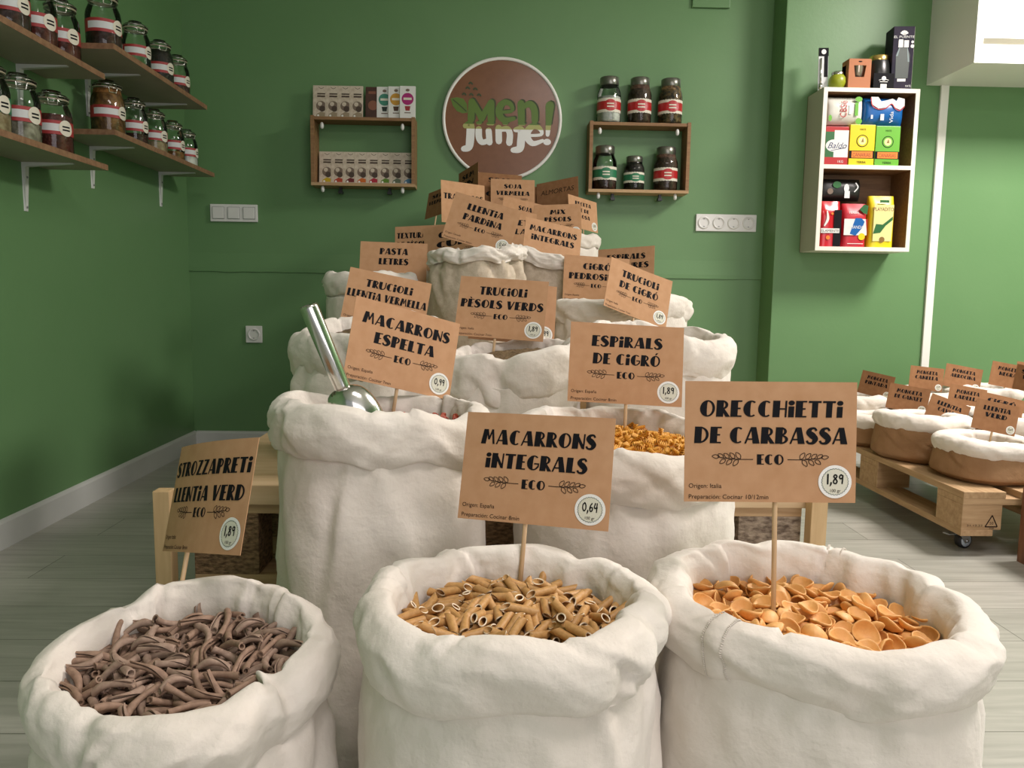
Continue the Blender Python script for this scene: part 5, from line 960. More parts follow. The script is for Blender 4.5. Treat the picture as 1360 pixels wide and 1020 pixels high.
def a_ama(mb, w_, h, y):
    mb.flat(_r(-w_ * .47, w_ * .47, h * .27, h * .64), y, 0); mb.flat([[(-w_ * .18, h * .38), (-w_ * .02, h * .66), (w_ * .22, h * .66), (w_ * .36, h * .58), (w_ * .28, h * .44), (w_ * .02, h * .26), (-w_ * .22, h * .30)]], y - .0002, 1)
    mb.flat([[(w_ * .47, h * .27), (w_ * .47, h * .34), (w_ * .40, h * .64), (w_ * .47, h * .64)]], y - .0003, 3); printed(mb, 'AMANDA', 0, h * .42, h * .10, y - .0005, 0, None, 'C', .2, w_ * .62)
    printed(mb, 'YERBA', -w_ * .32, h * .76, h * .075, y - .0005, 0, None, 'L', .2, w_ * .42); mb.flat([[(w_ * .12, h * .86), (w_ * .3, h * .97), (w_ * .48, h * .94), (w_ * .44, h * .74), (w_ * .28, h * .78)]], y - .0003, 2); mb.flat(_disc(w_ * .27, h * .24, w_ * .14, 14), y - .0005, 4); mb.flat(_r(-w_ * .3, w_ * .35, h * .07, h * .085), y - .0004, 0)
carton('tea_packet', 'red packet with white and blue swoosh and green leaf in the cabinet', CX0 + .128, CX0 + .240, zb, .196, pm('red_paper', (.48, .015, .03), .4), a_ama, [WH, BL, DG_, RD, Y_], .07, CYF + .014, 2)
def a_play(mb, w_, h, y):
    mb.flat([[(-w_ * .36, h * .12), (w_ * .36, h * .12), (w_ * .40, h * .82), (-w_ * .36, h * .82)]], y, 0); printed(mb, 'PLAYADITO', 0, h * .70, h * .10, y - .0004, 1, None, 'C', 0, w_ * .78)
    mb.flat([[(-w_ * .36, h * .26), (-w_ * .26, h * .45), (w_ * .0, h * .44), (w_ * .38, h * .60), (w_ * .38, h * .53), (w_ * .12, h * .42), (-w_ * .08, h * .28)]], y - .0003, 2); mb.flat(_r(-w_ * .16, w_ * .2, h * .86, h * .91), y - .0003, 2); mb.flat(_disc(0, h * .15, w_ * .11, 12), y - .0003, 3)
carton('tea_packet', 'tall yellow packet with green leaf and maroon lettering in the cabinet', CX0 + .248, CX0 + .366, zb, .232, Y_, a_play, [PL, RB, DG_, TN], .07, CYF + .012, 2)
def a_blk(mb, w_, h, y):
    mb.flat(_disc(w_ * .12, h * .55, w_ * .06, 10, h * .2) + _r(w_ * .08, w_ * .2, h * .1, h * .42), y, 0); mb.flat(_vs([(w_ * .32, h * .8), (w_ * .38, h * .6), (w_ * .3, h * .38)], [.005] * 3), y, 0); mb.flat(_disc(-w_ * .1, h * .7, w_ * .1, 8, h * .16), y, 1); mb.flat(_disc(-w_ * .25, h * .4, w_ * .07, 8), y, 2)
carton('tea_packet', 'black packet with white and green print lying behind above the red packets', CX0 + .024, CX0 + .225, zb + .212, .098, pm('matt_black_foil', (.012, .013, .012), .45), a_blk, [M['labelb'], DG_, wgrey], .09, CYF + .05, 1)
# goods standing on the cabinet
zc = CZ1
t = thing('metal_straw', 'silver drinking straw in a black-topped slim pack on the cabinet', 'drinking straw', (CX0 + .020, CYF + .06, zc), (0, -.03, 0), 'goods on top of the white cabinet')
mb = MB(); mb.box(-.022, .022, .004, .008, 0, .185, 0); mb.box(-.022, .022, .002, .004, .15, .185, 1); mb.box(.004, .02, .002, .004, .06, .15, 1); mb.flat(_disc(0, .168, .011, 12), .0015, 2); mb.build('pack', [M['labelb'], BK, WH], t)
mb = MB(); mb.tube([(-.012, 0, .006), (-.012, 0, .14)], .004, 10); mb.tube([(-.012, 0, .006), (-.012, 0, .03)], .008, 10); mb.build('straw', M['steel'], t)
t = thing('gourd_cup', 'small round lime green mate gourd with a steel rim on the cabinet', 'cup', (CX0 + .078, CYF + .05, zc), (0, 0, 0), 'goods on top of the white cabinet')
mb = MB(); mb.lathe([(.015, 0), (.030, .010), (.038, .030), (.036, .050), (.026, .064)], 28, 0, None, True, True, False); mb.build('gourd_body', pm('lime_leather', (.30, .34, .02), .35), t)
mb = MB(); mb.lathe([(.0265, .063), (.027, .074), (.024, .078), (.022, .070)], 28, 0, None, True, False, False); mb.build('metal_rim', M['steel'], t)
t = thing('gift_box', 'brown kraft box with a cut-out window showing a glass cup, on the cabinet', 'box', (CX0 + .162, CYF + .05, zc), (0, 0, 0), 'goods on top of the white cabinet')
kb = pm('brown_box_card', srgb(176, 112, 74), .7); w_, h, d = .050, .128, .07
mb = MB(); win = [(-.028, .108 - .008), (.028, .108 - .008), (.020, .060 - .010), (-.020, .060 - .010)]; out = [(-w_, h), (w_, h), (w_, 0), (-w_, 0)]
mb.flat([[out[i], out[(i + 1) % 4], win[(i + 1) % 4], win[i]] for i in range(4)], -d / 2)
mb.box(-w_, w_, -d / 2 + .03, d / 2, 0, h - .02); mb.box(-w_, -w_ + .003, -d / 2, d / 2, 0, h); mb.box(w_ - .003, w_, -d / 2, d / 2, 0, h); mb.flat(_disc(0, h - .012, .009, 10, .003), -d / 2 - .0004, 1); mb.build('carton', [kb, BK], t)
mb = MB(); mb.lathe([(.016, .050), (.021, .075), (.024, .100)], 20, 0, Matrix.Translation((0, -.012, 0)), True, True, False); mb.build('glass_cup', pm('shiny_cup', (.40, .33, .25), .12, metal=.6), t)
t = thing('gourd_cup', 'black mate gourd with gold rim behind a printed black card on the cabinet', 'cup', (CX0 + .268, CYF + .065, zc), (0, 0, 0), 'goods on top of the white cabinet')
mb = MB(); mb.lathe([(.030, 0), (.044, .03), (.050, .075), (.044, .120), (.040, .132)], 28, 0, None, True, True, False); mb.build('gourd_body', pm('black_leather', (.012, .013, .012), .3), t)
mb = MB(); mb.lathe([(.0405, .130), (.042, .150), (.038, .154), (.036, .138)], 28, 0, None, True, False, False); mb.build('gold_rim', pm('gold_metal', (.75, .52, .18), .2, metal=1), t)
mb = MB(); mb.box(-.046, .046, -.058, -.054, 0, .066, 0); mb.flat(_disc(0, .044, .010, 12), -.0585, 1); mb.flat(_vs([(-.022, .036), (0, .042), (.022, .036)], [.002] * 3), -.0585, 1); mb.flat(_r(-.018, .018, .028, .031) + _r(-.014, .014, 0, .02), -.0585, 1); mb.build('printed_card', [BK, WH], t)
t = thing('bottle_box', 'tall navy box with a picture of a grey bottle, on the cabinet', 'box', (CX0 + .358, CYF + .066, zc), (0, 0, -.10), 'goods on top of the white cabinet')
nv = pm('navy_box_print', (.020, .018, .032), .65, ((.036, .028, .046), 14, .4, .7), spec=.15); w_, h = .045, .272
MB().box(-w_, w_, -.045, .045, 0, h, 0, None, .0015).build('carton', [nv], t)
bg = pm('bottle_print', (.045, .06, .05), .4); bl2 = pm('bottle_edge_print', (.16, .22, .22), .4); mb = MB(); y = -.0455
mb.flat([[(-.027, .05), (.027, .05), (.030, .15), (.018, .18), (-.018, .18), (-.030, .15)]], y, 0); mb.flat([[(-.030, .145), (-.022, .145), (-.014, .18), (-.019, .18)], [(.030, .12), (.022, .12), (.016, .18), (.019, .18)]], y - .0002, 1)
mb.flat(_r(-.022, -.002, .182, .212) + _r(.002, .022, .182, .212) + _r(-.018, .018, .036, .048) + _disc(.038, .205, .006, 10) + _disc(.038, .187, .008, 10) + _r(-.021, -.003, .21, .216), y - .0002, 2)
for a in (-60, -30, 0, 30, 60): mb.flat(_bar((0, .236), (.018 * math.sin(math.radians(a)), .236 + .018 * math.cos(math.radians(a))), .007), y - .0003, 2)
printed(mb, 'EL PUENTE', 0, .222, .014, y - .0003, 2, None, 'C', 0, .088); printed(mb, 'MATE', .018, .012, .013, y - .0003, 2, None, 'L', 0, .024)
mb.build('front_print', [bg, bl2, WH], t)
MB().box(w_, w_ + .0008, -.043, .043, .002, h - .002).build('pale_side', M['labelw'], t)
# ---------------------------------------------------------------- pallet stack, stand and loose timber behind the front sacks
def pallet(label, x0, x1, y0, y1, z0, bh, mats, group, nb=5, date=False):
    """boards run along x; three bottom runners; nine blocks"""
    t = thing('pallet', label, 'pallet', ((x0 + x1) / 2, (y0 + y1) / 2, z0), (0, 0, 0), group); hw, hd = (x1 - x0) / 2, (y1 - y0) / 2; b = .02
    ys = [-hd + .05, 0, hd - .05]; xs = [-hw + .064, 0, hw - .064]
    for y in ys:
        MB().box(-hw, hw, y - .05, y + .05, 0, b, 0, None, .0015).build('bottom_board', mats[0], t)
        MB().box(-hw, hw, y - .05, y + .05, b + bh, 2 * b + bh, 0, None, .0015).build('bearer_board', mats[0], t)
        for x in xs: MB().box(x - .064, x + .064, y - .05, y + .05, b, b + bh, 0, None, .002).build('block', mats[1], t)
    return t, 2 * b + bh
P1, z1 = pallet('lower pallet of the stack behind the sacks', -.585, .635, 1.53, 2.12, 0, .160, (M['pine'], M['chip']), 'stacked pallets')
P2, z2 = pallet('upper pallet of the stack with rough chip blocks behind the sacks', -.585, .635, 1.53, 2.12, .2, .125, (M['pine'], M['chip']), 'stacked pallets')
for ch in P2.children:
    if ch.name.startswith('block') and ch.data.vertices[0].co.x > .2: ch.data.materials[0] = M['chipg']
tag(MB().box(-.60, .65, 1.52, 2.12, .365, .405, 0, None, .002).build('plywood_sheet', M['ply']), 'thick pale plywood sheet lying on the stacked pallets', 'board')
for x, lb in ((-.628, 'light pine post at the dark green end of the pallet stack'), (.652, 'light pine post at the floor side of the pallet stack by the orecchiette sack')):
    tag(MB().box(x - .016, x + .016, 1.485, 1.517, 0, .40, 0, None, .002).build('pine_post', M['post']), lb, 'post', 'corner posts of the pallet stack')
tag(MB().box(-.47, .53, 2.125, 3.86, 0, .56, 0, None, .003).build('display_stand', M['ply']), 'plain low wooden stand under the rear sacks of the display', 'stand')
tag(MB().box(-.43, .53, 3.0, 3.86, .56, .80, 0, None, .003).build('display_stand', M['ply']), 'plain wooden box stand on top of the low stand, under the rearmost sacks', 'stand')
# ---------------------------------------------------------------- sacks of the display
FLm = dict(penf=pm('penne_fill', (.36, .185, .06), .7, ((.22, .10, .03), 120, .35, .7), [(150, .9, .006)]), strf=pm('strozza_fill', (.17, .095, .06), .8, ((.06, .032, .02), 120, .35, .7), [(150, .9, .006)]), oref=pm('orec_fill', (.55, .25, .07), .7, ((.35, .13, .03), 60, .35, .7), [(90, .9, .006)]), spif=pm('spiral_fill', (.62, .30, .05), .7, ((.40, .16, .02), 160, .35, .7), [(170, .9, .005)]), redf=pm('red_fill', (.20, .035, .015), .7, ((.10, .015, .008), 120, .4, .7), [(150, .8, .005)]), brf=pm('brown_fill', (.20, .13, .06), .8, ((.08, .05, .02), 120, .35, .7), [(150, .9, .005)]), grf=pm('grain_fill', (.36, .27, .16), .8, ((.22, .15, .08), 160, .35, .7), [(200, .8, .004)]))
M.update(FLm)
R90 = PI / 2
G2 = 'cream sacks of the display'
sack('cream sack of brown strozzapreti with thick rolled rim, at the front', -.343, .865, 0, .388, .155, .975, 1.0, 0, .068, 1, n=150, tilt=(.019, 1.65), flare=.10, pinch=((-.45, .10, .012, .006), (-1.9, .10, .008, .008), (2.4, .16, .010, .006), (.75, .1, .010, -.006)), group=G2, fill=('strozzapreti_fill', 'strf', 'bed of brown strozzapreti below the loose ones', 'pasta'), filld=.058, hemamp=.014, open_=.775, square=.04, puff=1.2, sag=.004)
sack('cream sack of wholewheat penne in the middle of the front', .030, .882, 0, .444, .172, 1.02, .97, 0, .068, 2, n=150, tilt=(.003, -1.5), flare=.045, pinch=((.95, .10, .014, .004), (-.55, .10, .012, .004), (2.25, .12, .012, .0)), group=G2, fill=('penne_fill', 'penf', 'bed of penne below the loose ones', 'pasta'), filld=.056, hemamp=.014, open_=.755, puff=1.1, square=.03, sag=.006)
sack('cream sack of orange orecchiette with stitched seams, at the front', .402, .925, 0, .428, .172, 1.12, .92, -.42, .064, 3, n=150, tilt=(.012, 2.2), flare=.03, pinch=((2.5, .10, .012, .004), (2.05, .10, .010, .004), (1.2, .10, .012, .0), (.55, .10, .012, .002)), group=G2, seams=(1.42, -2.05), fill=('orecchiette_fill', 'oref', 'bed of orange orecchiette below the loose ones', 'pasta'), filld=.060, hemamp=.016, open_=.765, puff=1.0, square=.04, sag=.004)
sack('tall cream sack with red pasta and steel scoop, behind the strozzapreti', -.178, 1.28, 0, .606, .168, 1.03, .98, 0, .074, 4, n=140, tilt=(.010, -2.1), group=G2, fill=('red_pasta_fill', 'redf', 'bed of red spelt pasta in the scoop sack', 'pasta'), filld=.040, hemamp=.018, open_=.78, puff=1.0, flare=.01, pinch=((-.75, .28, .0, .012),))
sack('tall cream sack of yellow spirals behind the penne', .232, 1.325, 0, .562, .182, 1.0, .98, 0, .074, 5, n=140, tilt=(.014, 2.3), group=G2, fill=('spiral_fill', 'spif', 'bed of yellow pasta spirals below the loose ones', 'pasta'), filld=.036, hemamp=.014, open_=.78, flare=-.01, pinch=((-1.2, .35, .0, .016), (1.9, .16, .012, .008), (1.2, .12, .012, .0)))
sack('cream sack behind the scoop, beside the dark green wall', -.278, 1.80, .405, .716, .156, 1.04, 1, 0, .090, 6, tilt=(.022, .9), group=G2, flare=.10, fill=('lentil_fill', 'brf', 'brown filling of the sack behind the scoop', 'pasta'), filld=.03, wr=1.3)
sack('cream sack under the trucioli pesols verds card', .052, 1.765, .405, .668, .148, 1.04, .9, 0, .094, 7, tilt=(.012, .3), group=G2, fill=('dark_pasta_fill', 'brf', 'dark filling glimpsed in the pesols verds sack', 'pasta'), filld=.022, wr=1.3, pinch=((-1.75, .22, .012, .016),), hemamp=.018)
sack('cream sack half hidden behind the espirals de cigro card', .388, 1.80, .405, .706, .156, 1.04, .95, 0, .080, 8, tilt=(.015, 2.2), group=G2, fill=('chickpea_fill', 'grf', 'pale filling behind the espirals de cigro card', 'pasta'), filld=.03, wr=1.2)
sack('small cream sack under the pasta letres card', -.365, 2.40, .56, .842, .132, 1, 1, 0, .062, 9, n=72, group=G2, fill=('letter_pasta_fill', 'grf', 'pale filling under the pasta letres card', 'pasta'), filld=.03)
sack('cream sack under the trucioli de cigro card', .405, 2.43, .56, .778, .180, 1.08, .72, 0, .066, 10, n=96, tilt=(.008, 0), group=G2, fill=('curl_pasta_fill', 'grf', 'pale filling under the trucioli de cigro card', 'pasta'), filld=.03, wr=1.3)
sack('raw linen sack with cream rim under the llentia pardina card', -.045, 2.38, .56, .922, .128, 1.06, 1, 0, .040, 11, 'linen', 'cloth', 110, tilt=(.014, .6), group='linen sacks of the display', fill=('lentil_fill', 'brf', 'brown lentils under the llentia pardina card', 'lentils'), filld=.025, flare=.0, wr=1.5)
sack('pale linen sack under the small rear macarrons card', .205, 2.66, .56, .925, .120, 1.05, 1, 0, .046, 12, 'linen', 'cloth', 96, tilt=(.018, 2.8), group='linen sacks of the display', fill=('pasta_fill', 'brf', 'pasta filling under the small rear macarrons card', 'pasta'), filld=.03, wr=1.5)
sack('cream sack under the textura de pesols card', -.20, 2.86, .56, .885, .125, 1, .9, 0, .05, 13, n=64, group=G2, fill=('textured_pea_fill', 'grf', 'pale filling under the textura de pesols card', 'peas'))
sack('cream sack below the espirals verdures card', .44, 2.80, .56, .82, .112, .9, .9, 0, .05, 14, n=64, group=G2, fill=('spiral_fill', 'spif', 'yellow filling below the espirals verdures card', 'pasta'))
for k, (x, y, z, lb, f) in enumerate(((-.27, 3.20, .965, 'cream sack deep in the stack beneath the dark sideways card', 'brf'), (.04, 3.12, .98, 'cream sack deep in the middle of the stack under the cut-off card', 'brf'), (-.16, 3.58, 1.04, 'cream sack against the wall under the folded dark card', 'grf'), (.10, 3.62, 1.06, 'cream sack against the wall under the soja vermella card', 'grf'), (.365, 3.60, 1.055, 'cream sack at the end of the top row below the crate jars', 'grf'))):
    z0 = .80 if y > 3 else .56
    sack(lb, x, y, z0, z, .125, 1, 1, 0, .055, 20 + k, n=64, group=G2, fill=('grain_fill', f, 'filling of the ' + lb, 'grain'))
# ---------------------------------------------------------------- loose pasta pieces
penm = pm('wholewheat_pasta', (.58, .325, .115), .5, ((.47, .25, .08), 250, .35, .7), [(420, .3, .0006)]); peni = pm('pale_cut_end', (.90, .76, .56), .6)
strm = [pm('brown_lentil_pasta', (.32, .205, .14), .75, ((.22, .135, .09), 160, .35, .7), [(300, .4, .0006)]), pm('grey_brown_lentil_pasta', (.36, .25, .185), .75, ((.26, .17, .12), 160, .35, .7), [(300, .4, .0006)])]
orem = pm('pumpkin_pasta', (.82, .45, .155), .55, ((.74, .37, .11), 130, .35, .7), [(260, .4, .0008)]); spim = pm('chickpea_pasta', (.80, .42, .055), .5, ((.68, .30, .03), 140, .35, .7)); redm = pm('red_pasta', (.34, .045, .022), .5, ((.42, .09, .03), 100, .4, .7))
def scatter(key, name, label, cat, group, meshes, C, rot=0.0, slope=0.0, phase=0.0, k_=1.0, lim=(1, 1, 1)):
    D = POSES[key]; c, s = math.cos(rot), math.sin(rot); q0 = Quaternion((0, 0, 1), rot)
    for i in range(0, len(D), 8):
        k = D[i]; p = [x / 1e4 for x in D[i + 1:i + 4]]; q = Quaternion([x / 1e3 for x in D[i + 4:i + 8]]).normalized()
        if (p[0] * k_ / lim[0]) ** 2 + (p[1] * k_ / lim[1]) ** 2 > 1 or p[2] > lim[2]: continue
        o = bpy.data.objects.new(name, meshes[k if len(meshes) > 4 else k % len(meshes)]); COL.objects.link(o)
        x, y = (p[0] * c - p[1] * s) * k_, (p[0] * s + p[1] * c) * k_
        o.location = (C[0] + x, C[1] + y, C[2] + p[2] + slope * (x * math.cos(phase) + y * math.sin(phase))); o.rotation_mode = 'QUATERNION'; o.rotation_quaternion = q0 @ q
        tag(o, label, cat, group)
scatter('penne', 'penne', 'wholewheat penne in the middle front sack', 'pasta', 'loose wholewheat penne', [penne_mesh(k).mesh('penne', [penm, peni]) for k in range(3)], (.030, .882, .444 - .056), 0, 0, 0, 1, (.134, .128, .05))
scatter('strozza', 'strozzapreti', 'brown lentil strozzapreti twist in the front sack', 'pasta', 'loose strozzapreti', [strozza_mesh(k).mesh('strozzapreti', strm[k % 2]) for k in range(4)], (-.342, .865, .388 - .058), 0, .019 /   .155, 1.65, .90, (.119, .119, .040))
scatter('orec', 'orecchietta', 'orange pumpkin orecchietta in the seamed front sack', 'pasta', 'loose orecchiette', [orec_mesh(k).mesh('orecchietta', orem) for k in range(3)], (.402, .925, .428 - .062), -.42, .010 / .17, 2.2, .93, (.158, .118, .05))
scatter('spiral', 'pasta_spiral', 'yellow chickpea pasta spiral in the sack behind the penne', 'pasta', 'loose yellow spirals', [spiral_mesh(k).mesh('pasta_spiral', spim) for k in range(2)], (.232, 1.325, .562 - .036), 0, 0, 0, 1, (.138, .130, .05))
rs = random.Random(3); rm = [spiral_mesh(k).mesh('red_spiral', redm) for k in range(2)]
for i in range(26):
    o = bpy.data.objects.new('red_pasta_piece', rm[i % 2]); COL.objects.link(o); u = i % 13; v = i // 13
    o.location = (-.215 + u * .0175 + rs.uniform(-.003, .003), 1.285 + v * .034 + rs.uniform(-.004, .004), .606 - .030 + rs.uniform(0, .003)); o.rotation_euler = (PI / 2 + rs.uniform(-.2, .2), rs.uniform(-.3, .3), rs.uniform(-.5, .5)); tag(o, 'red spelt pasta piece in the sack with the steel scoop', 'pasta', 'loose red pasta')
# ---------------------------------------------------------------- steel scoop
tip = Vector((-.212, 1.235, .585)); topv = Vector((-.278, 1.262, .764))
ax = (topv - tip).normalized(); L0 = (topv - tip).length
sx_ = ax.cross(Vector((0, 1, 0))).normalized(); sy_ = ax.cross(sx_) * -1
Ms = Matrix((sx_, sy_, ax)).transposed()
t = thing('scoop', 'polished steel scoop standing in the red pasta sack', 'scoop', tip); t.rotation_euler = Ms.to_euler()
hb = .048; mb = MB(); mb.lathe([(.0135, hb), (.0125, hb + .01), (.0135, hb + .03), (.0145, L0 - .004), (.0138, L0), (.011, L0), (.010, L0 - .01)], 28, 0, None, True, True, True); mb.build('handle', M['steel'], t)
mb = MB(); rows = []
for j in range(15):
    v = j / 14; ph = v * PI * .50; z = hb + .006 - .075 * (1 - math.cos(ph * 1.0)); r = .006 + .040 * math.sin(ph) ** .75
    rows.append([(r * math.cos(a) * 1.0, r * .82 * math.sin(a), z - (.030 * max(0, math.sin(a)) * v ** 2)) for a in [2 * PI * i / 40 for i in range(40)]])
mb.grid(rows, 0); mb.grid([[(x * .97, y * .97, z - .0012) for x, y, z in r_] for r_ in rows[::-1]], 0); mb.build('bowl', M['steel'], t)
# ---------------------------------------------------------------- the price cards
G3 = 'kraft price cards of the sack display'
def cd(what, lines, C, ang, **k):
    k.setdefault('group', G3); return card_sign(what, lines, C, ang, **k)
ESP = 'Origen: España'
cd('kraft price card STROZZAPRETI LLENTIA VERD in the brown pasta sack', ['STROZZAPRETi', 'LLENTiA VERD'], (-.381, 1.030, .512), (-46, -18, -12), bend=.9, drop=.075, stick_x=-.023, info=('Origen: Italia', 'Preparación: Cocinar 8min'), widths=[.95, .90], ys=(.235, .475), price='1,89')
cd('kraft price card MACARRONS INTEGRALS in the middle front sack', ['MACARRONS', 'iNTEGRALS'], (.062, 1.035, .551), (-20, -17, -1), bend=.25, drop=.085, stick_x=-.008, info=(ESP, 'Preparación: Cocinar 8min'), widths=[.77, .68], price='0,64')
cd('kraft price card ORECCHIETTI DE CARBASSA in the orange pasta sack', ['ORECCHiETTi', 'DE CARBASSA'], (.345, .937, .609), (-2.1, -5.4, -.4), drop=.155, stick_x=.008, info=('Origen: Italia', 'Preparación: Cocinar 10/12min'), widths=[.83, .89], price='1,89')
cd('kraft price card ESPIRALS DE CIGRO over the yellow spirals', ['ESPiRALS', 'DE CiGRÓ'], (.251, 1.431, .660), (-1, -13, 2.5), drop=.075, stick_x=.003, info=(ESP, 'Preparación: Cocinar 8min'), widths=[.62, .59], price='1,89')
cd('kraft price card MACARRONS ESPELTA beside the steel scoop', ['MACARRONS', 'ESPELTA'], (-.156, 1.427, .683), (31, -11, 14.6), drop=.05, info=(ESP, 'Preparación: Cocinar 7min'), widths=[.83, .57], price='0,99')
cd('kraft price card TRUCIOLI PESOLS VERDS in the centre of the display', ['TRUCiOLi', 'PÈSOLS VERDS'], (.026, 1.847, .752), (-7, -20, 3.4), drop=.05, stick_x=-.008, info=('Origen: Italia', 'Preparación: Cocinar 7min'), widths=[.54, .93], price='1,89')
cd('kraft card peeping out behind the TRUCIOLI PESOLS VERDS card', [], (.055, 1.90, .742), (8, -14, 5), drop=.06, price='1,99', eco=False)
cd('kraft price card TRUCIOLI LLENTIA VERMELLA behind the MACARRONS ESPELTA card', ['TRUCiOLi', 'LLENTiA VERMELLA'], (-.264, 2.010, .761), (12, -20, 11.6), drop=.06, info=('Origen: Italia', 'Preparación: Cocinar 7min'), widths=[.57, .96], price='1,89')
cd('kraft price card PASTA LETRES above the trucioli cards', ['PASTA', 'LETRES', 'LLENTiA'], (-.307, 2.50, .871), (1.6, -13.5, 1.2), drop=.06, widths=[.42, .44, .55], ys=(.20, .42, .76), eco=False, sticker=False)
cd('kraft price card TEXTURA DE PESOL half hidden in the stack', ['TEXTURA', 'DE PÈSOL'], (-.234, 2.783, .949), (-9.5, -13, -2.9), drop=.06, tx0=-.22, widths=[.50, .50], sticker=False)
cd('kraft price card behind the LLENTIA PARDINA card, only its C showing', ['CiGRÓ', 'CUiT'], (-.125, 2.694, .950), (-14.7, -10.7, -9.8), drop=.06, widths=[.5, .6], sticker=False)
cd('dark sideways kraft card at the wall side of the upper stack', ['SEM', 'VERMELL'], (-.224, 3.30, 1.157), (-55.4, -14, -6.6), size=(.164, .116), drop=.12, widths=[.55, .8], mat='kraftd', sticker=False, eco=False)
cd('kraft card TRA in the upper stack, half covered by LLENTIA PARDINA', ['TRAMUSSOS'], (-.102, 2.92, 1.113), (43, -2, -.2), drop=.08, widths=[.9], ys=(.36,), eco=False, sticker=False)
cd('dark folded kraft card in front of the round sign', ['SEM', 'iN'], (-.103, 3.50, 1.258), (-64.8, -2.6, -6.5), drop=.13, widths=[.6, .5], mat='kraftd', sticker=False, eco=False)
cd('narrow strip of a kraft card squeezed beside SOJA VERMELLA', ['SOJA', 'DE', 'CUiTA'], (.035, 3.70, 1.265), (10, -5, 2), drop=.13, widths=[.5, .3, .6], ys=(.2, .42, .64), mat='kraftd', sticker=False, eco=False)
cd('kraft price card SOJA VERMELLA below the round sign', ['SOJA', 'VERMELLA'], (.097, 3.66, 1.238), (6.5, -7, .2), drop=.11, size=(.203, .143), widths=[.40, .76], sticker=False)
cd('brown card with handwritten ALMORTAS at the top of the stack', ['ALMORTAS'], (.303, 3.682, 1.241), (-29.7, -10.8, -7.4), drop=.11, widths=[.80], ys=(.36,), mat='kraftd', eco=False, sticker=False, hand=True)
cd('brown blank card edge just behind ALMORTAS', [], (.290, 3.72, 1.222), (-20, -10, -3), drop=.09, mat='kraftd', eco=False, sticker=False)
cd('kraft price card SOJA in front of SOJA VERMELLA', ['SOJA'], (.145, 3.54, 1.128), (15.2, -10, 10.7), drop=.03, widths=[.30], ys=(.25,), eco=False, sticker=False)
cd('kraft price card MIX PESOLS in the upper stack', ['MiX', 'PÈSOLS'], (.292, 3.50, 1.109), (-4.9, -6, -2.5), drop=.03, size=(.207, .146), widths=[.33, .57], price='0,79')
cd('slanted kraft card with three short lines at the end of the upper stack', ['RECETA', 'DE DE', 'LLOSA'], (.416, 3.60, 1.152), (44.8, -9.7, 5.7), drop=.06, size=(.204, .144), widths=[.55, .40, .44], ys=(.2, .40, .60), price='1,05', eco=False, cap=.12)
cd('kraft price card MACARRONS INTEGRALS high in the rear stack', ['MACARRONS', 'iNTEGRALS'], (.212, 2.737, .963), (18.2, -17, 10.8), drop=.03, widths=[.84, .76], price=None, eco=False)
cd('kraft price card LLENTIA PARDINA in the raw linen sack', ['LLENTiA', 'PARDiNA'], (-.029, 2.424, .997), (-.5, -12.8, 16.2), drop=.03, widths=[.54, .58], price='0,69', info=('Origen: Canadà', 'Preparación: Cocinar 30min'))
cd('kraft card ET LA wedged behind LLENTIA PARDINA', ['PAQUET', 'COLLA'], (.067, 2.930, 1.013), (15.1, -5, 1.1), drop=.33, widths=[.72, .66], ys=(.25, .47), eco=False, sticker=False)
cd('kraft price card CIGRO PEDROSILLANO behind TRUCIOLI DE CIGRO', ['CiGRÓ', 'PEDROSiLLÀ'.replace('À', 'A')], (.335, 2.50, .836), (2.8, -13, 3.1), drop=.04, widths=[.42, .84], info=(ESP, 'Preparación: Cocinar 60min'), sticker=False)
cd('kraft price card ESPIRALS VERDURES at the outer side of the rear stack', ['ESPiRALS', 'VERDURES'], (.484, 2.833, .886), (-26.6, -11.8, -3.6), drop=.04, widths=[.68, .80], sticker=False)
cd('kraft price card TRUCIOLI DE CIGRO, slanted, above ESPIRALS DE CIGRO', ['TRUCiOLi', 'DE CiGRÓ'], (.417, 2.217, .793), (24.3, -16, 18.7), drop=.125, bend=-.4, info=('Origen: Italia', 'Preparación: Cocinar 7min'), widths=[.60, .62], price='1,89')
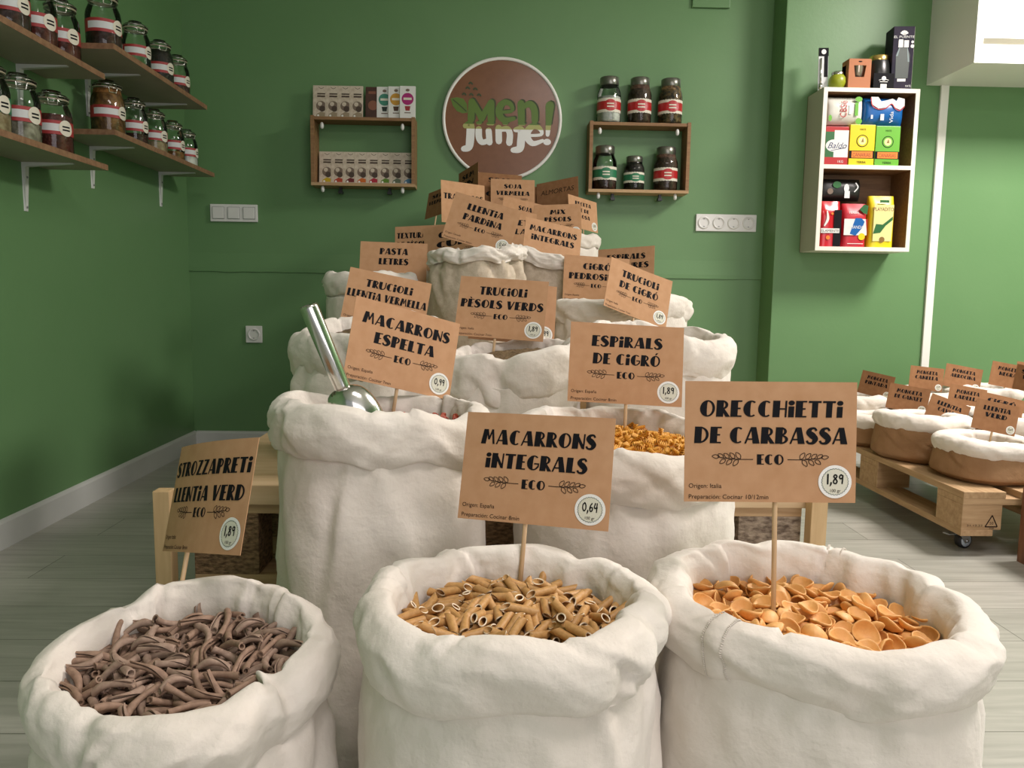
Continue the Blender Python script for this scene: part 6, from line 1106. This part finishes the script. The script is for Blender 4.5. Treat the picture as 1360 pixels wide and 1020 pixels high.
# ---------------------------------------------------------------- low pallet of brown sacks beside the pillar
px0, px1, py0, py1, pz = 1.452, 2.26, 2.30, 3.50, .066
t = thing('rolling_pallet', 'low pine pallet on castors carrying brown sacks, with a stamped corner block', 'pallet', ((px0 + px1) / 2, (py0 + py1) / 2, pz))
hw, hd = (px1 - px0) / 2, (py1 - py0) / 2
for x in (-hw + .05, 0, hw - .05):
    MB().box(x - .05, x + .05, -hd, hd, 0, .02, 0, None, .0015).build('bottom_board', M['piney'], t)
for x in (-hw + .066, -.18, .0, .18, hw - .066):
    MB().box(x - (.066 if abs(x) > .2 else .045), x + (.066 if abs(x) > .2 else .045), -hd, hd, .118, .139, 0, None, .0015).build('deck_board', M['piney'], t)
for y in (-hd + .07, 0, hd - .07):
    MB().box(-hw, hw, y - .07, y + .07, .098, .118, 0, None, .0015).build('bearer_board', M['pine'], t)
    for x in (-hw + .062, 0, hw - .062):
        bk = MB().box(x - .062, x + .062, y - .0695, y + .0695, .02, .098, 0, None, .0015).build('block', M['pine'], t)
        if y < 0 and x < 0:
            mb = MB(); yf = y - .0702
            for a, b_ in (((.012, .030), (.032, .066)), ((.032, .066), (.050, .030)), ((.050, .030), (.012, .030))): mb.flat(_bar((x + a[0], a[1]), (x + b_[0], b_[1]), .0035), yf, 0)
            printed(mb, '50', x + .031, .037, .013, yf, 0, None, 'C'); printed(mb, 'FOR', x + .033, .0225, .0075, yf, 0, None, 'C'); printed(mb, '21.12.22', x - .046, .031, .0085, yf, 0, None, 'L', 0, .050)
            mb.build('stamped_marks', M['inkb'], bk)
def castor(x, y, a, label):
    c = thing('castor_wheel', label, 'castor', (x, y, 0), (0, 0, a), 'castors under the rolling pallet')
    MB().box(-.036, .036, -.030, .030, .0625, .0655, 0, None, .001).build('top_plate', M['zinc'], c)
    mb = MB(); mb.lathe([(.016, .050), (.020, .0625)], 20); 
    for s in (-1, 1): mb.add([(-.022, s * .014, .055), (.020, s * .014, .055), (.024, s * .014, .022), (.006, s * .014, .018), (-.022, s * .016, .055), (.020, s * .016, .055), (.024, s * .016, .022), (.006, s * .016, .018)], [(0, 1, 2, 3), (7, 6, 5, 4), (0, 4, 5, 1), (1, 5, 6, 2), (2, 6, 7, 3), (3, 7, 4, 0)])
    mb.build('fork', M['zinc'], c)
    Mw = Matrix.Translation((.014, 0, .0255)) @ Matrix.Rotation(PI / 2, 4, 'X')
    mb = MB(); mb.lathe([(.019, -.011), (.0255, -.010), (.0255, .010), (.019, .011)], 32, 0, Mw); mb.build('tyre', M['rubber'], c)
    mb = MB(); mb.lathe([(.003, -.013), (.0195, -.0125), (.0195, .0125), (.003, .013)], 28, 0, Mw); mb.build('hub', M['wheel'], c)
    mb = MB(); mb.lathe([(.005, -.018), (.005, .018)], 12, 0, Mw); mb.build('axle', M['zinc'], c)
    mb = MB(); mb.box(-.060, -.018, -.012, .012, .050, .053, 0, None, .001); mb.build('brake_pedal', M['greyp'], c)
castor(px0 + .055, py0 + .09, .3, 'castor with pale blue hub under the stamped pallet corner')
castor(px1 - .06, py0 + .09, -.4, 'castor under the pallet corner next to the brown crate'); castor(px0 + .055, py1 - .08, .8, 'castor under the far pallet corner by the pillar'); castor(px1 - .06, py1 - .08, 1.9, 'castor under the far inner pallet corner at the wall')
ZT = pz + .139; G4 = 'brown sacks with cream rims on the rolling pallet'
BS = [(1.655, 2.505, .150, .340, 'brown sack with cream rim standing over the stamped pallet corner', 3), (1.600, 2.815, .148, .372, 'brown sack with cream rim, second along the pallet edge', 4), (1.565, 3.090, .125, .330, 'brown sack with cream rim, third along the pallet edge', 5), (1.605, 3.345, .122, .375, 'brown sack with cream rim at the far pallet edge by the pillar', 6),
      (1.875, 3.300, .138, .405, 'brown sack with cream rim against the wall below the trim strip', 7), (2.142, 3.275, .108, .425, 'brown sack with cream rim far in the corner of the pallet', 8), (1.880, 3.020, .132, .385, 'brown sack with cream rim in the middle of the pallet', 9), (1.920, 2.730, .135, .375, 'brown sack with cream rim cut by the picture edge', 10)]
for x, y, R, z, lb, sd in BS:
    sack(lb, x, y, ZT, z, R, 1.02, 1, 0, .058, sd, 'burlap', 'cloth', 96, tilt=(.006, sd), flare=.10, open_=.62, group=G4, fill=('bean_fill', 'grf' if sd % 2 else 'brf', 'dry pulses in the ' + lb, 'pulses'), filld=.05, wr=.6, puff=1.9, hemamp=.004, name='pulse_sack')
G5 = 'small kraft price cards on the rolling pallet'
A6 = (.145, .100)
for lb, ln, C, ang, dr, pr in (
  ('dark kraft card nearest the pillar on the rolling pallet', ['MONGETA', 'PiNTADA'], (1.660, 3.30, .421), (-52, -8, 8), .03, '0,69'),
  ('kraft card MONGETA CANELLA at the wall side of the rolling pallet', ['MONGETA', 'CANELLA'], (1.878, 3.30, .450), (-2, -6, 5.8), .03, '0,79'),
  ('kraft card MONGETA ARROCINA, tallest on the rolling pallet', ['MONGETA', 'ARROCiNA'], (2.037, 3.30, .456), (-14.8, -14, 10), .03, '0,79'),
  ('dark kraft card DE GANXET behind the second pallet sack', ['MONGETA', 'DE GANXET'], (1.640, 3.00, .401), (-25, -6, 8), .04, '0,89'),
  ('kraft card LLENTIA CAVIAR leaning in the second pallet sack', ['LLENTiA', 'CAViAR'], (1.710, 2.85, .369), (-8, -10, 19.8), .0, '0,69'),
  ('dark kraft card MONGETA LADELLA behind LLENTIA CAVIAR', ['MONGETA', 'LADELLA'], (1.906, 3.05, .395), (-5, -9, 9.5), .02, '0,79'),
  ('kraft card MONGETA NEGRA at the far corner of the rolling pallet', ['MONGETA', 'NEGRA'], (2.165, 3.20, .477), (-2, -5, 9.9), .05, '0,79'),
  ('kraft card edge-on at the picture edge over the pallet', ['SOJA', 'VERDA'], (2.135, 3.02, .480), (-78, -5, 5), .08, None),
  ('kraft card with a price sticker cut by the picture edge', ['CiGRÓ', 'GRAN'], (2.21, 3.10, .486), (-10.6, -9, 7.2), .08, '0,69'),
  ('kraft card CIGRO PETIT behind LLENTIA VERD', ['CiGRÓ', 'PETiT'], (1.842, 2.75, .398), (-20, -18, 12), .0, '0,69'),
  ('dark kraft card LLENTIA VERD in the sack over the stamped corner', ['LLENTiA', 'VERD'], (1.690, 2.54, .400), (-4, -8, 11.2), .02, '0,69')):
    card_sign(lb, ln, C, ang, size=A6, drop=dr + .02, widths=[.62, .50 if len(ln[1]) < 7 else .68], ys=(.24, .46), cap=.15, price=pr, eco=False, group=G5, mat='kraftd')
# brown crate whose rear edge shows at the picture edge
t = thing('display_crate', 'brown wooden crate standing in front of the rolling pallet at the picture edge', 'crate', (1.80, 2.10, 0)); cb = M['oakr'] = pm('reddish_crate_wood', (.27, .115, .05), .55, ((.17, .065, .03), 12, .3, .7), stretch=(9, 9, 1))
for x in (-.19, .17): 
    MB().box(x, x + .02, -.16, .165, .0, .23).build('side_panel', cb, t)
MB().box(-.17, .17, .145, .165, .0, .23).build('rear_panel', cb, t); MB().box(-.17, .17, -.16, -.14, .0, .23).build('front_panel', cb, t); MB().box(-.17, .17, -.14, .145, .02, .04).build('bottom_panel', cb, t)
